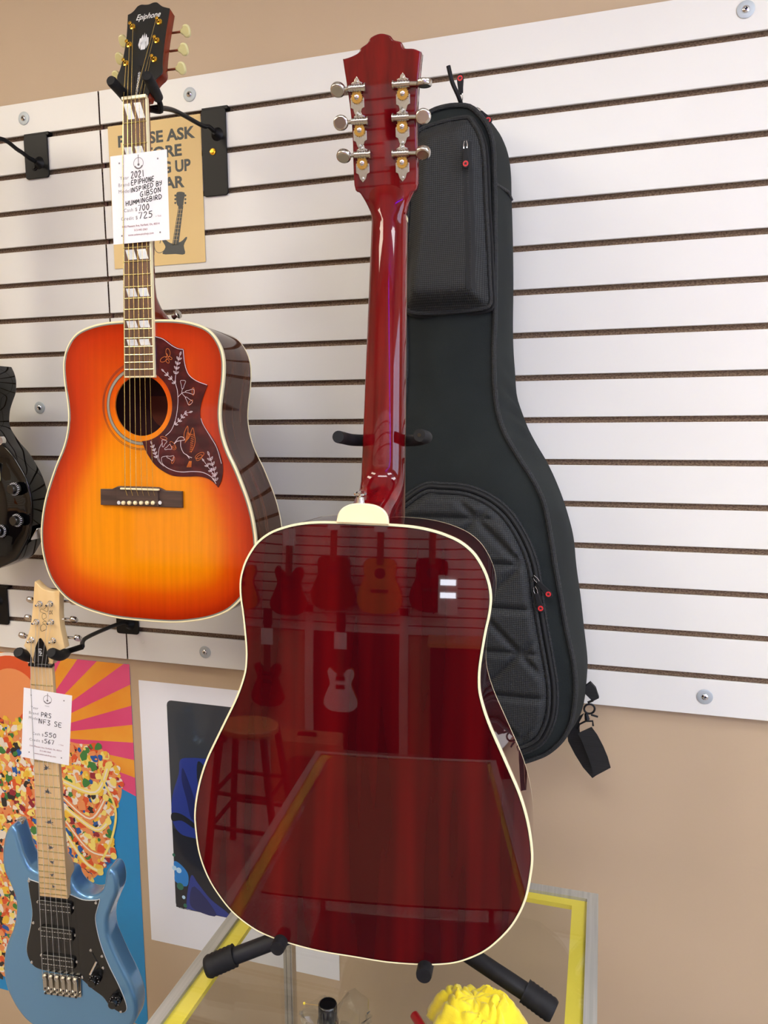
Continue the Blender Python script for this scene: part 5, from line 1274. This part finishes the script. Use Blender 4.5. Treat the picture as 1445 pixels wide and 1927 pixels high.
mb.poly(spline(R_([(440, 640), (500, 700), (560, 820), (640, 1000), (500, 960), (440, 780)]), 4), .0012, 1)
mb.poly(spline(R_([(265, 960), (340, 970), (420, 1030), (420, 1060), (340, 1010), (268, 1010)]), 4), .0013, 4)
mb.poly(spline(R_([(400, 1350), (440, 1400), (520, 1500), (620, 1580), (640, 1680), (540, 1690), (400, 1640), (370, 1560), (375, 1460)]), 4), .0011, 2)
mb.poly(spline(R_([(420, 1420), (560, 1640), (440, 1600), (390, 1520)]), 4), .0013, 3)
mb.poly(spline(R_([(275, 1260), (340, 1290), (380, 1350), (370, 1420), (300, 1390), (272, 1330)]), 4), .0011, 5)
for x, y, r_, mi in ((292, 1305, .006, 6), (322, 1320, .007, 6), (330, 1420, .009, 7), (352, 1488, .0045, 6), (270, 1220, .004, 7), (362, 1540, .005, 7)): q_ = R_([(x, y)])[0]; mb.poly(circ(*q_, r_, 16), .0013, mi)
mb.stroke(spline(R_([(333, 1628), (342, 1608), (350, 1625), (345, 1650)]), 4, False), .001, .0015, 8); mb.stroke(spline(R_([(360, 1615), (362, 1640), (375, 1630), (385, 1645), (398, 1650)]), 4, False), .0009, .0015, 8)
mb.build('figure_print', pd, t)

# ================================================================== 9. glass showcase
XL, XR, YB_, YN = .471, 1.029, -.209, -1.70
t = thing('glass_showcase', 'aluminium framed glass showcase with yellow foam strip under its top', 'display case', (XL, YN, 0))
F = .0175
mb = MB()
mb.box(XL, XL+F, YN, YB_, ZC-.016, ZC, bev=0).box(XR-F, XR, YN, YB_, ZC-.016, ZC).box(XL+F, XR-F, YB_-F, YB_, ZC-.016, ZC).box(XL+F, XR-F, YN, YN+F, ZC-.016, ZC)
mb.build('top_frame', ALU, t, world=True)
for x in (XL+.001, XR-.0185):
    for y in (YN+.001, YB_-.0185):
        MB().box(x, x+.0175, y, y+.0175, .42, ZC-.016).box(x+.003, x+.0055, y-.0012, y+.0187, .42, ZC-.016).box(x+.012, x+.0145, y-.0012, y+.0187, .42, ZC-.016).build('post', CHROME, t, world=True)
mb = MB(); G = F; s2 = .023
mb.box(XL+G, XL+G+s2, YN+G, YB_-G, ZC-.013, ZC-.0055).box(XR-G-s2, XR-G, YN+G, YB_-G, ZC-.013, ZC-.0055).box(XL+G+s2, XR-G-s2, YB_-G-s2*.7, YB_-G, ZC-.013, ZC-.0055).box(XL+G+s2, XR-G-s2, YN+G, YN+G+s2, ZC-.013, ZC-.0055)
mb.build('foam_strip', YEL, t, world=True)
MB().box(XL+F, XR-F, YN+F, YB_-F, ZC-.005, ZC-.0005).build('glass_top', GLASS, t, world=True)
for a in ((XL+.006, XL+.010, YN+.02, YB_-.02), (XR-.010, XR-.006, YN+.02, YB_-.02), (XL+.02, XR-.02, YB_-.010, YB_-.006), (XL+.02, XR-.02, YN+.006, YN+.010)):
    MB().box(*a, .43, ZC-.017).build('glass_panel', GLASS, t, world=True)
MB().box(XL, XR, YN, YB_, .05, .42).build('base_cabinet', mat('base_laminate', (46, 34, 32), .5), t, world=True)
mb = MB(); mb.box(XL+.02, XR-.02, YN+.03, YB_-.03, .0, .05); mb.build('plinth', STEELB, t, world=True)
o = MB().box(XL+.06, XR-.03, -1.66, -.95, ZC, ZC+.004).build('counter_mat', BROWNB); tag(o, 'brown mat on the near half of the glass showcase, mirrored in the cherry guitar back', 'mat')

# yellow cloth, crumpled
cl = atz(887, 1935, ZC)
rnd = random.Random(5)
def n2(x, y): return math.sin(x*3.1+1.3*math.sin(y*2.3))*math.cos(y*2.7+.9*math.sin(x*3.7))
mb = MB(); NU, NV = 72, 30; vs = []
for j in range(NV+1):
    v = j/NV
    for i in range(NU):
        a = 2*math.pi*i/NU
        r_ = (.054+.005*math.sin(3*a+.6)+.004*math.sin(7*a)+.0022*n2(a*5, 2)+.0012*math.sin(31*a))*v**.8
        hgt = .046*(1-v**2.2)*(1+.35*math.sin(2*a+1)*v)+.010*abs(n2(a*1.5+v*2.5, v*4+1))*min(1, v*3)*(1-v**3)+.004*abs(math.sin(a*3+v*6+math.sin(v*9)))*v
        fold = .010*math.exp(-((a-1.9-.3*math.sin(v*3))/.16)**2)*v*(1.1-v)*2
        vs.append((r_*math.cos(a)*1.12, r_*math.sin(a)*.95, max(.0012+.0012*(i % 2), hgt-fold)))
mb.add(vs, [(j*NU+i, j*NU+(i+1) % NU, (j+1)*NU+(i+1) % NU, (j+1)*NU+i) for j in range(NV) for i in range(NU)])
o = mb.build('polishing_cloth', YCLOTH, angle=80); o.location = (cl[0]+.004, cl[1]-.004, ZC); tag(o, 'crumpled bright yellow polishing cloth on the glass showcase', 'cloth')
o.modifiers.new('solid', 'SOLIDIFY').thickness = .001
# dark dish under the cloth, red pen
dq = atz(905, 1950, ZC)
o = MB().lathe([(.0, .0), (.062, .0), (.066, .003), (.062, .005), (.05, .003)], (0, 0, 0), (0, 0, 1), 40).build('round_dish', mat('dark_maroon', (70, 44, 46), .35)); o.location = (dq[0]+.004, dq[1]-.012, ZC+.0002); tag(o, 'dark round dish under the yellow cloth', 'dish')
pa, pb2 = atz(779, 1918, ZC), atz(815, 1975, ZC)
t = thing('red_pen', 'red capped pen beside the yellow cloth on the showcase', 'pen', (pa[0], pa[1], ZC))
d = pb2-pa; d /= np.linalg.norm(d); a_ = pa+np.array([0, 0, .0065])
MB().tube([a_, a_+d*.001, a_+d*.04], [.0045, .0058, .0058], 16).build('cap', mat('red_plastic', (150, 24, 30), .3, coat=.5), t, world=True)
MB().tube([a_+d*.04, a_+d*.11], .0052, 16).build('barrel', mat('dark_barrel', (60, 30, 34), .4), t, world=True)
# bottle with a black cap in a clear plastic bag
bp_ = atz(617, 1940, ZC+.0)
bp_ = at(617, 1925, -.640)
bz = ZC; bt_z = at(617, 1888, bp_[1])[2]
t = thing('small_bottle', 'small clear bottle with black cap standing on the showcase', 'bottle', (bp_[0], bp_[1], ZC))
hB = bt_z-ZC
MB().lathe([(.0, 0), (.0125, .0), (.0125, hB-.022), (.0105, hB-.018), (.0105, hB-.012)], (0, 0, 0), (0, 0, 1), 24).build('glass_body', PLASTIC, t)
MB().prism([(.0112*math.cos(a)*(1 if k_ % 2 else .96), .0112*math.sin(a)*(1 if k_ % 2 else .96)) for k_, a in [(k_, k_*math.pi/20) for k_ in range(40)]], hB-.024, hB, 0, .002).build('cap', BLKP, t)
mb = MB(); vs = []; NU = 40
for j in range(14):
    v = j/13
    for i in range(NU):
        a = 2*math.pi*i/NU; r_ = .030+.008*math.sin(3*a+v*4)+.006*n2(a*3, v*4)
        vs.append((r_*1.35*math.cos(a)+.018, r_*.7*math.sin(a), max(.0005, hB*.92*v+.010*v*math.sin(5*a+1)+.006*n2(a*4, v*3))))
mb.add(vs, [(j*NU+i, j*NU+(i+1) % NU, (j+1)*NU+(i+1) % NU, (j+1)*NU+i) for j in range(13) for i in range(NU)])
o = mb.build('plastic_bag', PLASTIC, angle=20); o.location = (bp_[0], bp_[1], ZC); tag(o, 'crinkled clear plastic bag around the small bottle', 'bag')
pn = atz(572.5, 1891, ZC); pn2 = atz(602, 1895, ZC)
t = thing('pin', 'tiny yellow-headed pin lying on the glass', 'pin', (pn[0], pn[1], ZC))
MB().lathe([(.0, -.0018), (.0015, -.0010), (.0018, 0), (.0015, .001), (0, .0018)], (0, 0, .0022), (0, 0, 1), 10).build('head', YEL, t)
MB().tube([(0, 0, .002), (pn2[0]-pn[0], pn2[1]-pn[1], .002)], .0003, 5).build('shaft', BRASS, t)

# ================================================================== 10. across the shop, seen mirrored in the cherry guitar
def far_guitar(x, z, s, top, label, shape='dread', tone=MAHN):
    M_ = np.array([[-1, 0, 0], [0, 0, 1], [0, 1, 0]], float)
    fm = Frame((x, FY+.16, z), M_)
    g2 = thing('display_guitar', label, 'guitar', mtx=fm.mtx(), group='guitars on the far slatwall')
    if shape == 'dread': ol = [(a*s, (b+.6)*s) for a, b in outS[::3]]; ty = .25*s
    else:
        ol = spline([(a*s, b*s) for a, b in [(0, -.26), (.10, -.25), (.16, -.2), (.165, -.14), (.13, -.05), (.105, .02), (.12, .08), (.13, .13), (.10, .17), (.06, .13), (.03, .12), (-.03, .12), (-.07, .16), (-.12, .16), (-.135, .1), (-.108, .02), (-.13, -.05), (-.165, -.14), (-.16, -.2), (-.10, -.25)]], 4); ty = .12*s
    MB().prism(ol, -.1 if shape == 'dread' else -.045, 0, 0, .003, mside=1).build('body', [top, tone], g2)
    nl = .37*s
    MB().box(-.026, .026, ty-.05, ty+nl, -.01, .006).build('neck', ROSEF, g2)
    MB().prism([(-.022, ty+nl), (.022, ty+nl), (.038, ty+nl+.05), (.034, ty+nl+.17), (-.034, ty+nl+.17), (-.038, ty+nl+.05)], -.02, -.005).build('headstock', HDBLK, g2)
    if shape == 'dread':
        MB().lathe([(.05*s, 0), (.05*s, .0006)], (0, .11*s, 0), (0, 0, 1), 24).build('soundhole', INKK, g2)
        MB().box(-.08*s, .08*s, -.06*s, -.035*s, 0, .008).build('bridge', BRIDGEM, g2)
    else:
        for yy in (.05, -.03): MB().box(-.035, .035, yy*s, yy*s+.03, 0, .006).build('pickup', BLKP, g2)
    MB().box(-.05, .05, ty+nl*.62, ty+nl*.62+.13, .008, .009).build('hang_card', PAPER, g2)
    return g2
OR = mat('amber_top', (206, 110, 30), .3, coat=.8); TOB = mat('tobacco_top', (110, 44, 20), .3, coat=.8)
far_guitar(-1.10, 1.35, .84, OR, 'amber topped guitar mirrored at the far left of the cherry back', 'el')
far_guitar(-.72, 1.34, .84, OR, 'amber electric guitar, second from left in the reflection', 'el')
far_guitar(-.33, 1.33, .90, REDTOP, 'red electric guitar, third in the reflection', 'el')
far_guitar(.03, 1.37, .84, TOB, 'dark brown acoustic guitar in the middle of the reflection', 'dread')
far_guitar(.40, 1.36, .85, NATTOP, 'natural spruce acoustic guitar right of centre in the reflection', 'dread')
far_guitar(.80, 1.38, .82, REDTOP, 'red acoustic guitar at the right of the reflection', 'dread')
far_guitar(-.50, .57, .82, REDTOP, 'red electric guitar hung low under the far slatwall', 'el')
far_guitar(.10, .57, .82, PAPER, 'cream electric guitar hung low in front of the far doorway', 'el', OR)
o = MB().box(-.22, -.15, FY, FY+.03, 0, 1.18).box(.55, .62, FY, FY+.03, 0, 1.18).box(-.22, .62, FY, FY+.03, 1.12, 1.19).build('door_1', TRIMW); o['kind'] = 'structure'; o['label'] = 'white framed opening across the shop'
MB().box(-.15, .55, FY, FY+.01, 0, 1.12).build('door_panel', mat('dark_doorway', (46, 30, 26), .6), o)
# dark cabinets along the far wall
t = thing('storage_cabinet', 'dark wooden cabinet against the far wall, left in the reflection', 'cabinet', (-1.5, FY+.25, 0))
MB().box(-.6, .6, -.2, .2, 0, 1.0).build('body', mat('dark_wood', (62, 30, 24), .5), t); MB().box(-.62, .62, -.22, .22, 1.0, 1.03).build('top', WOODS, t)
t = thing('storage_cabinet', 'dark wooden cabinet against the far wall, right in the reflection', 'cabinet', (1.5, FY+.25, 0))
MB().box(-.7, .6, -.2, .2, 0, .95).build('body', MATS['dark_wood'], t); MB().box(-.72, .62, -.22, .22, .95, .98).build('top', WOODS, t)
t = thing('amplifier', 'small tan guitar amplifier on the floor across the shop', 'amplifier', (.02, -3.45, 0))
MB().box(-.22, .22, -.12, .12, 0, .42, bev=.02).build('cabinet', AMPT, t); MB().lathe([(.14, 0), (.14, .004)], (0, .12, .19), (0, 1, 0), 28).build('grille', mat('grille_brown', (110, 82, 62), .8), t)
MB().box(-.06, .06, -.015, .015, .42, .44).build('handle', STEELB, t)
# stool
t = thing('bar_stool', 'wooden bar stool mirrored low at the left of the cherry back', 'stool', (-.08, -2.62, 0))
MB().prism(circ(0, 0, .15, 32), .70, .735, 0, .01).build('seat', WOODS, t)
for sx in (-1, 1):
    for sy in (-1, 1): MB().tube([(sx*.11, sy*.11, .70), (sx*.19, sy*.19, 0)], .018, 10).build('leg', MATS['dark_wood'], t)
mb = MB()
for z in (.25, .42):
    r_ = .11+.08*(1-z/.7)
    for a, b in (((-1, -1), (1, -1)), ((1, -1), (1, 1)), ((1, 1), (-1, 1)), ((-1, 1), (-1, -1))): mb.tube([(a[0]*r_, a[1]*r_, z), (b[0]*r_, b[1]*r_, z)], .011, 8)
mb.build('rungs', MATS['dark_wood'], t)
# added two-pane glow box, there to mirror two bright spots in the cherry back
t = thing('highlight_box', 'small two-pane glow box added for the bright spots at the right of the cherry back', 'lamp', (.92, FY+.42, 1.34))
MB().box(-.07, .07, -.10, -.01, -.16, .12).build('housing', TRIMW, t)
MB().box(-.055, .055, -.01, -.006, .052, .092).build('pane', emis('highlight_glow', (235, 242, 255), 22), t); MB().box(-.055, .055, -.01, -.006, -.040, -.002).build('pane', MATS['highlight_glow'], t)
